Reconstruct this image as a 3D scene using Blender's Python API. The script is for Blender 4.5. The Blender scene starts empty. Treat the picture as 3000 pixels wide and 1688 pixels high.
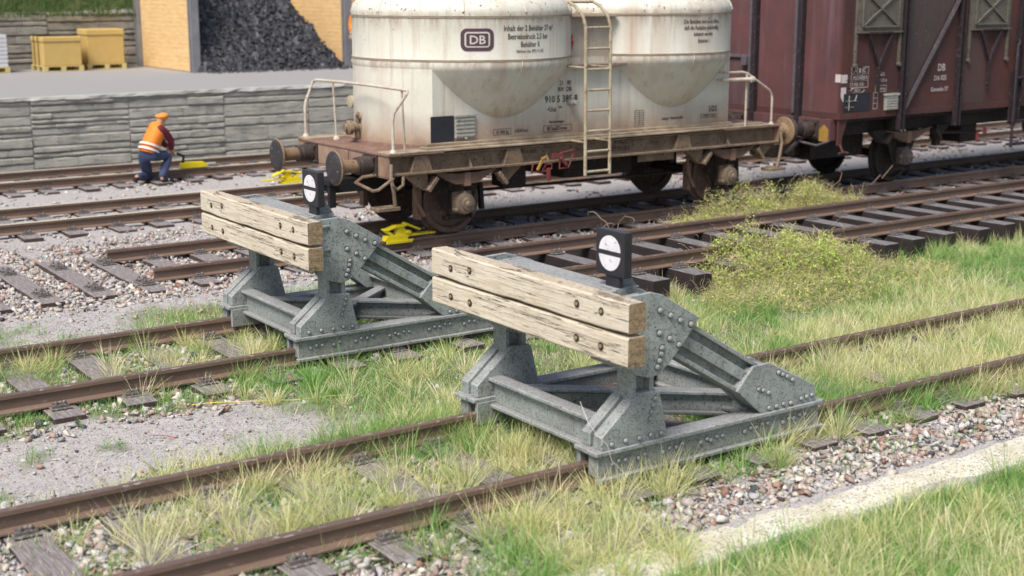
import bpy, bmesh, math, random
import numpy as np
from mathutils import Vector, Matrix
rnd = random.Random(7)
R = math.radians
scene = bpy.context.scene
C = scene.collection

# ------------------------------------------------------------------ camera, world, sun, exposure
cam_d = bpy.data.cameras.new('camera'); cam = bpy.data.objects.new('camera', cam_d); C.objects.link(cam)
scene.camera = cam
TH = math.atan2(5923, 4140); PI_ = -math.atan(884 / 4050.)
fw = Vector((math.cos(TH) * math.cos(PI_), math.sin(TH) * math.cos(PI_), math.sin(PI_)))
cam.location = (0, 0, 3.4)
cam.rotation_euler = fw.to_track_quat('-Z', 'Y').to_euler()
cam_d.sensor_width = 36; cam_d.lens = 4050 / 3000 * 36; cam_d.clip_start = 0.1; cam_d.clip_end = 2000
cam_d.dof.use_dof = True; cam_d.dof.focus_distance = 13.3; cam_d.dof.aperture_fstop = 1.35

SUN_EL, SUN_AZ = 55, 207          # azimuth: direction the light comes from, from +X counter-clockwise
world = bpy.data.worlds.new('World'); scene.world = world; world.use_nodes = True
wn = world.node_tree; sky = wn.nodes.new('ShaderNodeTexSky'); sky.sky_type = 'NISHITA'; sky.sun_disc = False
sky.sun_elevation = R(SUN_EL); sky.sun_rotation = R(90 - SUN_AZ); sky.dust_density = 3.0; sky.ozone_density = 0.6
wn.links.new(sky.outputs[0], wn.nodes['Background'].inputs[0]); wn.nodes['Background'].inputs[1].default_value = 0.115
sd = bpy.data.lights.new('sun', 'SUN'); sun = bpy.data.objects.new('sun', sd); C.objects.link(sun)
sd.energy = 3.4; sd.angle = R(22); sd.color = (1.0, 0.95, 0.88)
sv = Vector((math.cos(R(SUN_AZ)) * math.cos(R(SUN_EL)), math.sin(R(SUN_AZ)) * math.cos(R(SUN_EL)), math.sin(R(SUN_EL))))
sun.rotation_euler = sv.to_track_quat('Z', 'Y').to_euler()
scene.view_settings.view_transform = 'Standard'; scene.view_settings.look = 'None'
scene.view_settings.exposure = 0.38; scene.view_settings.gamma = 1

# ------------------------------------------------------------------ materials
def lin(r, g, b): return (r, g, b, 1)
class M:
    def __init__(s, name, rough=0.8, spec=0.3):
        s.m = bpy.data.materials.new(name); s.m.use_nodes = True; s.t = s.m.node_tree
        s.b = s.t.nodes['Principled BSDF']; s.b.inputs['Roughness'].default_value = rough
        s.b.inputs['Specular IOR Level'].default_value = spec
        s.tc = s.n('ShaderNodeTexCoord').outputs['Object']
    def n(s, t, **kw):
        nd = s.t.nodes.new(t)
        for k, v in kw.items(): setattr(nd, k, v)
        return nd
    def l(s, a, b): s.t.links.new(a, b)
    def mp(s, sc=(1, 1, 1), loc=(0, 0, 0), vec=None):
        nd = s.n('ShaderNodeMapping'); nd.inputs['Scale'].default_value = sc; nd.inputs['Location'].default_value = loc
        s.l(vec or s.tc, nd.inputs[0]); return nd.outputs[0]
    def noise(s, scale, detail=4, rough=.6, sc=(1, 1, 1), loc=(0, 0, 0), dist=0):
        nd = s.n('ShaderNodeTexNoise'); nd.inputs['Scale'].default_value = scale; nd.inputs['Detail'].default_value = detail
        nd.inputs['Roughness'].default_value = rough; nd.inputs['Distortion'].default_value = dist
        s.l(s.mp(sc, loc), nd.inputs['Vector']); return nd.outputs['Fac']
    def vor(s, scale, sc=(1, 1, 1), out='Color', feature='F1'):
        nd = s.n('ShaderNodeTexVoronoi'); nd.feature = feature; nd.inputs['Scale'].default_value = scale
        s.l(s.mp(sc), nd.inputs['Vector']); return nd.outputs[out]
    def ramp(s, f, stops, interp='LINEAR'):
        nd = s.n('ShaderNodeValToRGB'); cr = nd.color_ramp; cr.interpolation = interp
        while len(cr.elements) < len(stops): cr.elements.new(.5)
        for e, (p, c) in zip(cr.elements, stops):
            e.position = p; e.color = c if isinstance(c, tuple) else (c, c, c, 1)
        s.l(f, nd.inputs[0]); return nd.outputs[0]
    def mix(s, f, a, b, mode='MIX'):
        nd = s.n('ShaderNodeMix', data_type='RGBA', blend_type=mode)
        for v, i in ((f, 0), (a, 6), (b, 7)):
            if isinstance(v, (int, float, tuple)): nd.inputs[i].default_value = v
            else: s.l(v, nd.inputs[i])
        return nd.outputs[2]
    def math(s, op, a, b=0):
        nd = s.n('ShaderNodeMath', operation=op)
        for v, i in ((a, 0), (b, 1)):
            if isinstance(v, (int, float)): nd.inputs[i].default_value = v
            else: s.l(v, nd.inputs[i])
        return nd.outputs[0]
    def zc(s, lo, hi, ax='Z'):      # 0..1 along an object axis
        sp = s.n('ShaderNodeSeparateXYZ'); s.l(s.tc, sp.inputs[0])
        mr = s.n('ShaderNodeMapRange'); mr.inputs[1].default_value = lo; mr.inputs[2].default_value = hi
        s.l(sp.outputs[ax], mr.inputs[0]); return mr.outputs[0]
    def bump(s, h, strength=.4, dist=.01):
        nd = s.n('ShaderNodeBump'); nd.inputs['Strength'].default_value = strength; nd.inputs['Distance'].default_value = dist
        s.l(h, nd.inputs['Height'])
        if s.b.inputs['Normal'].links: s.l(s.b.inputs['Normal'].links[0].from_socket, nd.inputs['Normal'])
        s.l(nd.outputs[0], s.b.inputs['Normal'])
    def col(s, c):
        if isinstance(c, tuple): s.b.inputs['Base Color'].default_value = c
        else: s.l(c, s.b.inputs['Base Color'])
        return s.m

def dirty(name, a, b, spots=None, scale=6, spot=.62, fine=90, rough=.8, bumpd=.004, sc=(1, 1, 1), streak=None, low=None, metal=0, spec=.3, spotw=.04, lo_z=None):
    m = M(name, rough, spec); m.b.inputs['Metallic'].default_value = metal
    c = m.mix(m.ramp(m.noise(scale, 6, .65, sc), [(.3, 0.), (.7, 1.)]), a, b)
    f = m.noise(fine, 3, .6, sc)
    c = m.mix(m.math('MULTIPLY', f, .5), c, m.mix(1., c, lin(.6, .6, .6), 'MULTIPLY'))
    if streak:
        st = m.ramp(m.noise(1, 5, .6, (5, 5, .45)), [(.52, 0.), (.72, 1.)])
        c = m.mix(m.math('MULTIPLY', st, .75), c, streak)
    if low:        # dust thrown up from below
        g = m.math('MULTIPLY', m.math('SUBTRACT', 1, m.zc(lo_z[0], lo_z[1])), m.math('ADD', m.noise(5, 5, .7), .35))
        c = m.mix(m.ramp(g, [(.05, 0.), (.85, 1.)]), c, low)
    if spots:
        c = m.mix(m.ramp(m.noise(fine * .42, 3, .55, sc, (3, 1, 7)), [(spot, 0.), (spot + spotw, 1.)]), c, spots)
    m.bump(f, .5, bumpd)
    return m.col(c)

GREY = dirty('stop paint', lin(.225, .262, .258), lin(.165, .195, .19), lin(.085, .075, .06), 5, .64, 75, .75, .004)
def add_layers(mt):   # faint printed layer lines
    pass
TOPD = lin(.30, .29, .27)
def grey_paint():
    m = M('grey green paint', .72)
    c = m.mix(m.ramp(m.noise(3.5, 6, .65), [(.38, 0.), (.62, 1.)]), lin(.31, .345, .335), lin(.225, .252, .245))
    c = m.mix(m.ramp(m.noise(28, 4, .6, loc=(3, 2, 1)), [(.62, 0.), (.70, .8)]), c, lin(.10, .092, .075))
    c = m.mix(m.ramp(m.noise(70, 2, .5, loc=(9, 2, 1)), [(.61, 0.), (.66, 1.)]), c, lin(.07, .06, .05))
    c = m.mix(m.ramp(m.noise(7, 7, .75, loc=(1, 5, 2)), [(.52, 0.), (.70, .65)]), c, lin(.15, .14, .115)); c = m.mix(m.ramp(m.noise(22, 6, .8, loc=(4, 4, 4)), [(.56, 0.), (.64, .65)]), c, lin(.10, .09, .07)); c = m.mix(m.ramp(m.noise(38, 5, .8, loc=(6, 4, 1)), [(.575, 0.), (.61, .75)]), c, lin(.07, .062, .05)); c = m.mix(m.ramp(m.noise(50, 5, .8, loc=(2, 9, 1)), [(.56, 0.), (.60, .6)]), c, lin(.40, .41, .40)); c = m.mix(m.ramp(m.noise(11, 5, .7, loc=(8, 4, 4)), [(.55, 0.), (.62, .45)]), c, lin(.34, .36, .36))
    c = m.mix(m.math('MULTIPLY', m.math('SUBTRACT', 1, m.zc(-.12, .12)), .45), c, lin(.13, .115, .09))
    g = m.n('ShaderNodeNewGeometry'); sp = m.n('ShaderNodeSeparateXYZ'); m.l(g.outputs['Normal'], sp.inputs[0])
    up = m.math('MULTIPLY', m.ramp(sp.outputs['Z'], [(.6, 0.), (.95, 1.)]), m.ramp(m.noise(30, 4, .7), [(.35, .15), (.6, .85)]))
    c = m.mix(up, c, m.mix(m.ramp(m.noise(45, 4, .8), [(.4, 0.), (.6, 1.)]), lin(.19, .175, .165), lin(.36, .345, .36)))
    m.bump(m.noise(60, 3, .5, (.4, .4, 3)), .35, .004); m.bump(m.noise(140, 2, .5), .25, .003)
    return m.col(c)
GREY = grey_paint()

def timber_mat():
    m = M('old sawn timber', .85, .2)
    c = m.mix(m.ramp(m.noise(2.2, 5, .6, (1, .6, 1)), [(.3, 0.), (.7, 1.)]), lin(.60, .535, .425), lin(.46, .385, .275))
    gr = m.noise(9, 6, .7, (1.5, .35, 5)); c = m.mix(m.ramp(gr, [(.4, 0.), (.65, .55)]), c, lin(.72, .67, .58))
    c = m.mix(m.ramp(m.noise(30, 5, .7, (1, .5, 2), (4, 4, 4)), [(.56, 0.), (.72, .6)]), c, lin(.30, .22, .13))
    # long drying cracks
    nd = m.n('ShaderNodeTexNoise'); nd.inputs['Scale'].default_value = 1.0; nd.inputs['Detail'].default_value = 6; nd.inputs['Roughness'].default_value = .62
    m.l(m.mp((2, .34, 11)), nd.inputs['Vector'])
    cr = m.math('ABSOLUTE', m.math('SUBTRACT', nd.outputs['Fac'], .5))
    gate = m.ramp(m.noise(1.6, 2, .5, (1, 1, 2), (7, 7, 7)), [(.42, 0.), (.5, 1.)])
    crk = m.math('MULTIPLY', m.ramp(cr, [(.0, 1.), (.010, 0.)]), gate)
    n2 = m.noise(1, 5, .7, (3, 1.6, 26), (5, 5, 5)); crk = m.math('MAXIMUM', crk, m.math('MULTIPLY', m.ramp(n2, [(.615, 0.), (.63, .95)]), m.ramp(m.noise(3, 2, .5, (1, 1, 2), (1, 7, 2)), [(.45, 0.), (.55, 1.)])))
    c = m.mix(crk, c, lin(.05, .032, .02))
    g = m.n('ShaderNodeNewGeometry'); sp = m.n('ShaderNodeSeparateXYZ'); m.l(g.outputs['Normal'], sp.inputs[0])
    end = m.ramp(m.math('ABSOLUTE', sp.outputs['Y']), [(.8, 0.), (.95, 1.)])
    c = m.mix(end, c, m.mix(m.ramp(m.noise(60, 4, .7), [(.4, 0.), (.6, 1.)]), lin(.34, .255, .16), lin(.20, .145, .085)))
    up = m.math('MULTIPLY', m.ramp(sp.outputs['Z'], [(.6, 0.), (.95, 1.)]), m.ramp(m.noise(50, 4, .7), [(.4, .2), (.6, .8)]))
    c = m.mix(up, c, lin(.30, .235, .165))
    m.bump(m.math('SUBTRACT', gr, m.math('MULTIPLY', crk, 2)), .8, .012); m.bump(m.noise(80, 3, .6, (1, .4, 1)), .4, .004)
    return m.col(c)
TIMBER = timber_mat()

def sleeper_mat(name, a, b, top):
    m = M(name, .85, .2)
    w = m.noise(12, 5, .65, (6, .35, 6)); c = m.mix(m.ramp(w, [(.35, 0.), (.65, 1.)]), a, b)
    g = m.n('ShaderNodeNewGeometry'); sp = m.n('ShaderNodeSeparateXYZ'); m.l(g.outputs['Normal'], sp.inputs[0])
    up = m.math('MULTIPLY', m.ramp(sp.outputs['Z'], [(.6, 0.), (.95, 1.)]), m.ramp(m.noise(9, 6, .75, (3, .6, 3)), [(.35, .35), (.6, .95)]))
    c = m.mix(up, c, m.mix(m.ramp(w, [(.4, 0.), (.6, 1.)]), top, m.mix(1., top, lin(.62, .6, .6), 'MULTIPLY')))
    m.bump(w, .9, .012); m.bump(m.noise(110, 2, .5), .3, .004)
    return m.col(c)
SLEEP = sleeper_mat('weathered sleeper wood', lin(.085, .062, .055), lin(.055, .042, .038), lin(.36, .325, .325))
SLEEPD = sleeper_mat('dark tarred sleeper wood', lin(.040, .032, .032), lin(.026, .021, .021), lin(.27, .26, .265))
RUST = dirty('rusty rail steel', lin(.225, .15, .11), lin(.14, .092, .07), lin(.24, .20, .17), 4, .66, 60, .6, .003, (.3, 1, 1), spec=.5)
POL = dirty('polished rail head', lin(.66, .62, .50), lin(.56, .52, .40), None, 4, .6, 60, .4, .001, (.2, 1, 1), metal=.15)
RHEAD = dirty('rust brown rail head', lin(.12, .078, .062), lin(.17, .11, .085), lin(.30, .25, .23), 5, .60, 80, .30, .003, (.4, 1, 1), spec=.6)
CHAIR = dirty('dirty iron chair', lin(.17, .15, .145), lin(.10, .085, .08), lin(.28, .26, .25), 12, .58, 90, .7, .003)

RUSTC = lin(.46, .27, .18)
def cream_mat(name, lo_z=(1.15, 1.85), rust=.0):
    m = M(name, .5, .35)
    c = m.mix(m.ramp(m.noise(1.6, 5, .6), [(.3, 0.), (.7, 1.)]), lin(.66, .645, .575), lin(.58, .57, .485))
    st = m.ramp(m.noise(1, 5, .55, (3.2, 3.2, .28)), [(.50, 0.), (.72, .8)])
    c = m.mix(m.math('MULTIPLY', st, .7), c, lin(.47, .335, .26))
    st2 = m.ramp(m.noise(1, 5, .6, (9, 9, .5), (3, 3, 3)), [(.55, 0.), (.75, .65)])
    c = m.mix(st2, c, lin(.36, .27, .20))
    for z0, hi in ((2.99, -.22), (2.41, -.20), (3.0, .10)):      # grime runs hanging from the seams
        lo_, hi_ = (z0 + hi, z0) if hi < 0 else (z0 + hi, z0)
        k = m.math('MULTIPLY', m.ramp(m.zc(lo_, hi_), [(0, 0.), (.97, .75), (1., 0.)]), m.ramp(m.noise(1, 5, .7, (7, 7, 1.2), (z0, 1, 1)), [(.42, 0.), (.62, 1.)])); c = m.mix(k, c, lin(.30, .20, .14))
    # dust up from the floor
    g = m.math('MULTIPLY', m.math('SUBTRACT', 1, m.zc(lo_z[0], lo_z[1])), m.math('ADD', m.noise(2.5, 6, .7), .35))
    c = m.mix(m.ramp(g, [(.10, 0.), (.7, 1.)]), c, lin(.33, .225, .155))
    # paint chips, thickest near the top seam
    ch = m.math('ADD', m.noise(24, 3, .5, (1, 1, .8)), m.math('MULTIPLY', m.math('ABSOLUTE', m.math('SUBTRACT', m.zc(2.4, 3.6), .58)), -.22))
    c = m.mix(m.ramp(ch, [(.655, 0.), (.67, 1.)]), c, lin(.12, .08, .055))
    sp = m.noise(120, 2, .5); c = m.mix(m.ramp(sp, [(.66, 0.), (.70, .8)]), c, lin(.16, .12, .09))
    m.bump(m.noise(30, 3, .5), .12, .004)
    return m.col(c)
CREAM = cream_mat('weathered cream paint')
FRAME = dirty('weathered frame paint', lin(.29, .215, .145), lin(.135, .09, .062), lin(.07, .045, .035), 5, .60, 80, .75, .004, streak=lin(.17, .105, .07))
DECK = dirty('dusty tread plate', lin(.34, .215, .165), lin(.19, .115, .09), lin(.10, .07, .06), 3, .63, 45, .75, .004)
_m = M('rusty buffer'); 
BUFF = dirty('rusty buffer steel', lin(.30, .22, .13), lin(.19, .105, .065), lin(.06, .035, .03), 5, .62, 60, .7, .004)
BFACE = dirty('greased buffer face', lin(.055, .05, .055), lin(.03, .028, .032), lin(.45, .42, .40), 9, .67, 70, .45, .004)
BDARK = dirty('dark buffer sleeve', lin(.07, .052, .045), lin(.045, .035, .032), lin(.14, .09, .06), 5, .62, 60, .55, .004)
LEAF = dirty('rusty spring leaf', lin(.27, .165, .12), lin(.17, .11, .085), lin(.25, .17, .12), 7, .62, 60, .8, .004)
UNDER = dirty('dark underframe', lin(.028, .023, .021), lin(.018, .015, .014), lin(.07, .045, .035), 5, .6, 60, .75, .003)
WHEEL = dirty('brown wheel steel', lin(.13, .085, .068), lin(.075, .05, .042), lin(.2, .13, .10), 5, .6, 60, .6, .003)
BLK = dirty('black plastic', lin(.018, .018, .022), lin(.012, .012, .015), lin(.05, .05, .05), 8, .68, 70, .5, .002)
PANEL = dirty('black board', lin(.022, .024, .032), lin(.032, .034, .042), lin(.09, .09, .09), 8, .7, 90, .7, .002)
REDP = dirty('red lever paint', lin(.24, .05, .05), lin(.15, .035, .035), lin(.09, .06, .05), 9, .58, 60, .6, .003)
YELP = dirty('yellow shoe paint', lin(.80, .67, .02), lin(.72, .58, .015), None, 6, .6, 60, .35, .002)
SILV = dirty('dull aluminium', lin(.42, .42, .38), lin(.33, .32, .28), lin(.16, .12, .09), 9, .62, 60, .5, .003)
VAN = dirty('red brown van paint', lin(.115, .042, .036), lin(.058, .034, .031), lin(.10, .06, .055), 1.1, .70, 50, .7, .003, streak=lin(.075, .058, .058))
VANE = dirty('dusty van end paint', lin(.155, .062, .062), lin(.088, .048, .050), lin(.14, .09, .09), 1.4, .72, 50, .75, .003, streak=lin(.15, .095, .105))
VPOST = dirty('dark van post', lin(.034, .024, .030), lin(.022, .017, .021), lin(.07, .05, .05), 4, .6, 50, .6, .003)
VDARK = dirty('grimy dark van panel', lin(.085, .062, .058), lin(.06, .048, .047), lin(.13, .10, .09), 2, .66, 50, .7, .003, streak=lin(.13, .055, .052))
VTRIM = dirty('grey van trim', lin(.13, .115, .13), lin(.09, .078, .09), lin(.2, .16, .16), 4, .62, 50, .6, .003)
HATCH = dirty('olive grey hatch', lin(.155, .14, .115), lin(.11, .10, .082), lin(.07, .05, .045), 5, .6, 50, .65, .003)
def plain(name, c, rough=.6, var=.75):
    return dirty(name, c, lin(c[0] * var, c[1] * var, c[2] * var), None, 6, .6, 70, rough, .002)
INK = plain('dark lettering', lin(.055, .04, .045), .7); INKW = plain('white lettering', lin(.62, .57, .55), .7, .85)
INKR = plain('red lettering', lin(.55, .05, .04)); LOGO = plain('purple brown logo', lin(.10, .055, .07), .6, .9)
LIGHTP = plain('logo cream', lin(.62, .58, .55), .6, .95)
WHITE = dirty('white disc paint', lin(.80, .80, .82), lin(.64, .64, .68), lin(.35, .34, .34), 9, .6, 80, .7, .003)
BLKP = dirty('black signal paint', lin(.022, .022, .026), lin(.034, .034, .038), lin(.5, .5, .5), 8, .735, 70, .4, .003)
YDUST = plain('yellow van mark', lin(.42, .25, .06))

def wood_mat():
    m = M('yellow sawn boards', .7)
    c = m.mix(m.ramp(m.noise(3, 5, .65, (1, 1, 6)), [(.35, 0.), (.65, 1.)]), lin(.74, .52, .27), lin(.62, .40, .18))
    w = m.n('ShaderNodeTexWave', wave_type='BANDS', bands_direction='Z'); w.inputs['Scale'].default_value = 2.9; w.inputs['Distortion'].default_value = .8
    m.l(m.tc, w.inputs[0]); k = m.ramp(w.outputs['Fac'], [(.03, 1.), (.12, 0.)])
    c = m.mix(m.math('MULTIPLY', k, .22), c, lin(.40, .26, .12)); m.bump(w.outputs['Fac'], .2, .006)
    return m.col(c)
BOARD = wood_mat()
STEEL = dirty('grey steel post', lin(.27, .27, .28), lin(.2, .2, .21), None, 3, .6, 60, .6, .003)
CRATE = plain('tan crate', lin(.64, .45, .16), .6, .9); CRATEP = plain('pale yellow pallet', lin(.68, .56, .24), .6, .9)
STRAP = plain('black strap', lin(.02, .018, .015)); LOADW = plain('white stacked load', lin(.72, .73, .76), .6, .9)
COAL = dirty('coal', lin(.035, .036, .042), lin(.085, .087, .097), lin(.20, .20, .215), 9, .62, 22, .5, .02)
ORANGE = plain('orange vest', lin(.85, .25, .03), .6, .9); NAVY = plain('blue work trousers', lin(.055, .075, .15), .8, .7)
MAROON = plain('maroon sleeves', lin(.16, .02, .03), .7, .7); SKIN = plain('skin', lin(.55, .33, .22), .6, .9)
BOOT = plain('black boots', lin(.025, .025, .03)); HELM = plain('orange hood', lin(.82, .30, .05), .5, .95); REFL = plain('reflective stripe', lin(.85, .80, .76), .5, .95)

def stone_mat(name, a, b, cr):
    m = M(name, .9, .15)
    c = m.mix(m.ramp(m.noise(2.4, 7, .7, (1, 1, 2.5)), [(.3, 0.), (.7, 1.)]), a, b)
    n2 = m.noise(5, 8, .72, (.5, .5, 3.2), dist=.6); c = m.mix(m.ramp(n2, [(.54, 0.), (.60, .6), (.66, 0.)]), c, cr)
    m.bump(n2, .6, .025); m.bump(m.noise(40, 4, .6), .4, .01)
    return m.col(c)
WALL = stone_mat('grey slate stone', lin(.46, .45, .40), lin(.31, .305, .265), lin(.07, .07, .06))
MORT = plain('dark joint', lin(.17, .165, .14))
WALLB = stone_mat('rough grey stone', lin(.44, .42, .37), lin(.27, .26, .225), lin(.07, .07, .06))

def gravel_mat():
    m = M('fine gravel', .95, .1)
    v = m.n('ShaderNodeTexVoronoi'); v.inputs['Scale'].default_value = 88; m.l(m.tc, v.inputs[0])
    sp = m.n('ShaderNodeSeparateColor'); m.l(v.outputs['Color'], sp.inputs[0])
    c = m.ramp(sp.outputs[0], [(0, lin(.33, .32, .34)), (.15, lin(.49, .46, .45)), (.34, lin(.60, .56, .53)), (.52, lin(.50, .41, .37)), (.66, lin(.56, .54, .55)), (.84, lin(.68, .63, .58)), (.95, lin(.14, .14, .16))], 'CONSTANT')
    at = m.n('ShaderNodeAttribute', attribute_name='col'); c = m.mix(1., c, lin(.76, .785, .80), 'MULTIPLY'); c = m.mix(m.ramp(m.noise(9, 6, .8), [(.42, 0.), (.62, .5)]), c, m.mix(1., c, lin(.62, .58, .56), 'MULTIPLY'))
    big = m.ramp(m.noise(1.1, 5, .65), [(.35, 0.), (.7, 1.)])
    c = m.mix(m.math('MULTIPLY', big, .4), c, lin(.40, .36, .34))
    soil = m.ramp(m.noise(14, 5, .7), [(.35, lin(.06, .075, .028)), (.6, lin(.15, .16, .07)), (.75, lin(.27, .25, .16))])
    s2 = m.n('ShaderNodeSeparateColor'); m.l(at.outputs['Color'], s2.inputs[0])
    c = m.mix(m.math('MULTIPLY', s2.outputs[0], m.ramp(m.noise(7, 4, .7), [(.3, .55), (.55, 1.)])), c, soil)
    m.bump(v.outputs['Distance'], -.7, .012); m.bump(m.noise(25, 4, .7), .5, .02)
    return m.col(c)
GRAVEL = gravel_mat()
def plat_mat():
    m = M('grey platform surfacing', .95, .1)
    c = m.mix(m.noise(60, 4, .8), lin(.20, .195, .195), lin(.38, .37, .365)); c = m.mix(m.ramp(m.noise(.8, 5, .6), [(.4, 0.), (.7, .6)]), c, lin(.30, .285, .27))
    m.bump(m.noise(70, 3, .7), .6, .01); return m.col(c)
PLAT = plat_mat()
def strip_mat():
    m = M('pale speckled edging', .9, .15)
    c = m.mix(m.ramp(m.noise(6, 5, .7), [(.35, 0.), (.7, 1.)]), lin(.70, .665, .57), lin(.55, .515, .43))
    c = m.mix(m.ramp(m.noise(45, 3, .5), [(.57, 0.), (.62, .9)]), c, lin(.16, .13, .10)); c = m.mix(m.ramp(m.noise(3, 6, .7, (1, 1, 1), (2, 2, 2)), [(.45, 0.), (.7, .6)]), c, lin(.38, .34, .20)); m.bump(m.noise(25, 4, .7), .7, .015)
    return m.col(c)
STRIP = strip_mat()
def attr_mat(name, rough=.8, trans=0, noisy=0):
    m = M(name, rough, .25); a = m.n('ShaderNodeAttribute', attribute_name='col'); c = a.outputs['Color']
    if noisy:
        c = m.mix(m.ramp(m.noise(70, 4, .65), [(.4, 0.), (.65, .5)]), c, m.mix(1., c, lin(.45, .42, .42), 'MULTIPLY')); m.bump(m.noise(60, 4, .6), .6, .008)
    if trans:
        out = m.t.nodes['Material Output']; t = m.n('ShaderNodeBsdfTranslucent'); m.l(c, t.inputs[0])
        mx = m.n('ShaderNodeMixShader'); mx.inputs[0].default_value = trans; m.l(m.b.outputs[0], mx.inputs[1]); m.l(t.outputs[0], mx.inputs[2]); m.l(mx.outputs[0], out.inputs[0])
    return m.col(c)
ROCK = attr_mat('ballast stone', .75, 0, 1); BLADE = attr_mat('grass blade', .55, .35); TWIG = attr_mat('twig', .8, .15)

# ------------------------------------------------------------------ mesh helpers
class MB:
    def __init__(s): s.v = []; s.f = []; s.mi = {}
    def add(s, vs, fs):
        o = len(s.v); s.v += [tuple(p) for p in vs]; s.f += [tuple(i + o for i in f) for f in fs]; return s
    def box(s, x0, x1, y0, y1, z0, z1):
        return s.add([(x0, y0, z0), (x1, y0, z0), (x1, y1, z0), (x0, y1, z0), (x0, y0, z1), (x1, y0, z1), (x1, y1, z1), (x0, y1, z1)],
                     [(0, 3, 2, 1), (4, 5, 6, 7), (0, 1, 5, 4), (1, 2, 6, 5), (2, 3, 7, 6), (3, 0, 4, 7)])
    def prism(s, poly, a0, a1, ax='y'):     # poly in the two other axes, extruded along ax
        n = len(poly)
        def P(u, w, a): return {'y': (u, a, w), 'x': (a, u, w), 'z': (u, w, a)}[ax]
        vs = [P(u, w, a0) for u, w in poly] + [P(u, w, a1) for u, w in poly]
        fs = [tuple(range(n)), tuple(range(2 * n - 1, n - 1, -1))] + [(i, i + n, (i + 1) % n + n, (i + 1) % n) for i in range(n)]
        return s.add(vs, fs)
    def bar(s, p0, p1, w, h, up=(0, 0, 1)):  # rectangular bar from p0 to p1
        p0 = Vector(p0); p1 = Vector(p1); d = (p1 - p0).normalized(); u = Vector(up); a = d.cross(u).normalized() * w / 2; b = a.cross(d).normalized() * h / 2
        vs = [p + i * a + j * b for p in (p0, p1) for i, j in ((-1, -1), (1, -1), (1, 1), (-1, 1))]
        return s.add(vs, [(0, 1, 2, 3), (7, 6, 5, 4), (0, 4, 5, 1), (1, 5, 6, 2), (2, 6, 7, 3), (3, 7, 4, 0)])
    def tube(s, pts, r, n=8, cap=True):
        pts = [Vector(p) for p in pts]; k = len(pts); rr = r if isinstance(r, (list, tuple)) else [r] * k; vs = []; prev = None
        for i, p in enumerate(pts):
            d = (pts[min(i + 1, k - 1)] - pts[max(i - 1, 0)]).normalized()
            if prev is None: a = d.orthogonal().normalized()
            else: a = (prev - d * prev.dot(d)).normalized()
            prev = a; b = d.cross(a)
            vs += [p + (a * math.cos(2 * math.pi * j / n) + b * math.sin(2 * math.pi * j / n)) * rr[i] for j in range(n)]
        fs = [(i * n + j, i * n + (j + 1) % n, (i + 1) * n + (j + 1) % n, (i + 1) * n + j) for i in range(k - 1) for j in range(n)]
        if cap: fs += [tuple(range(n))[::-1], tuple(range((k - 1) * n, k * n))]
        return s.add(vs, fs)
    def lathe(s, prof, c, ax='y', n=24):     # prof: (radius, position along axis)
        vs = []
        for r, a in prof:
            for j in range(n):
                t = 2 * math.pi * j / n; u, w = r * math.cos(t), r * math.sin(t)
                vs.append({'y': (c[0] + u, c[1] + a, c[2] + w), 'x': (c[0] + a, c[1] + u, c[2] + w), 'z': (c[0] + u, c[1] + w, c[2] + a)}[ax])
        k = len(prof); fs = [(i * n + j, i * n + (j + 1) % n, (i + 1) * n + (j + 1) % n, (i + 1) * n + j) for i in range(k - 1) for j in range(n)]
        fs += [tuple(range(n))[::-1], tuple(range((k - 1) * n, k * n))]
        return s.add(vs, fs)
    def rivet(s, x, y, z, r=.016, ax='y', sg=-1):
        f0 = len(s.f); s.lathe([(r * 1.45, sg * .0012), (r * 1.0, sg * .0013)], (x, y, z), ax, 10)
        for i in range(f0, len(s.f)): s.mi[i] = 2
        f0 = len(s.f); s.lathe([(r, 0), (r * .9, sg * r * .45), (r * .6, sg * r * .8), (r * .25, sg * r * .95)], (x, y, z), ax, 8)
        for i in range(f0, len(s.f)): s.mi[i] = 1
        return s
    def build(s, name, mat, parent=None, bevel=0, smooth=False, auto=40):
        me = bpy.data.meshes.new(name); me.from_pydata([tuple(p) for p in s.v], [], s.f)
        bm = bmesh.new(); bm.from_mesh(me); bmesh.ops.recalc_face_normals(bm, faces=bm.faces); bm.to_mesh(me); bm.free()
        me.materials.append(mat)
        if s.mi:
            me.materials.append(RIVET.get(mat.name, mat)); me.materials.append(RING.get(mat.name, mat))
            for i, k in s.mi.items(): me.polygons[i].material_index = k
        o = bpy.data.objects.new(name, me); C.objects.link(o)
        if parent: o.parent = parent
        if bevel:
            b = o.modifiers.new('bevel', 'BEVEL'); b.width = bevel; b.segments = 2; b.limit_method = 'ANGLE'; b.angle_limit = R(40); b.harden_normals = False
            if mat.name in EDGE: me.materials.append(EDGE[mat.name]); b.material = len(me.materials) - 1
        if smooth:
            for p in me.polygons: p.use_smooth = True
            me.set_sharp_from_angle(angle=R(auto))
        return o
EDGE = {GREY.name: dirty('worn pale paint edge', lin(.44, .46, .47), lin(.24, .26, .27), lin(.10, .09, .07), 7, .60, 60, .6, .002), FRAME.name: dirty('worn cream edge', lin(.46, .39, .28), lin(.20, .14, .10), None, 6, .6, 60, .6, .002), DECK.name: dirty('worn deck edge', lin(.45, .33, .25), lin(.2, .12, .09), None, 6, .6, 60, .6, .002)}
RIVET = {GREY.name: dirty('worn rivet head', lin(.33, .355, .36), lin(.21, .23, .235), lin(.12, .10, .08), 9, .64, 80, .6, .002), FRAME.name: dirty('brown rivet head', lin(.16, .11, .08), lin(.24, .18, .13), None, 9, .6, 80, .6, .002)}
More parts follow.
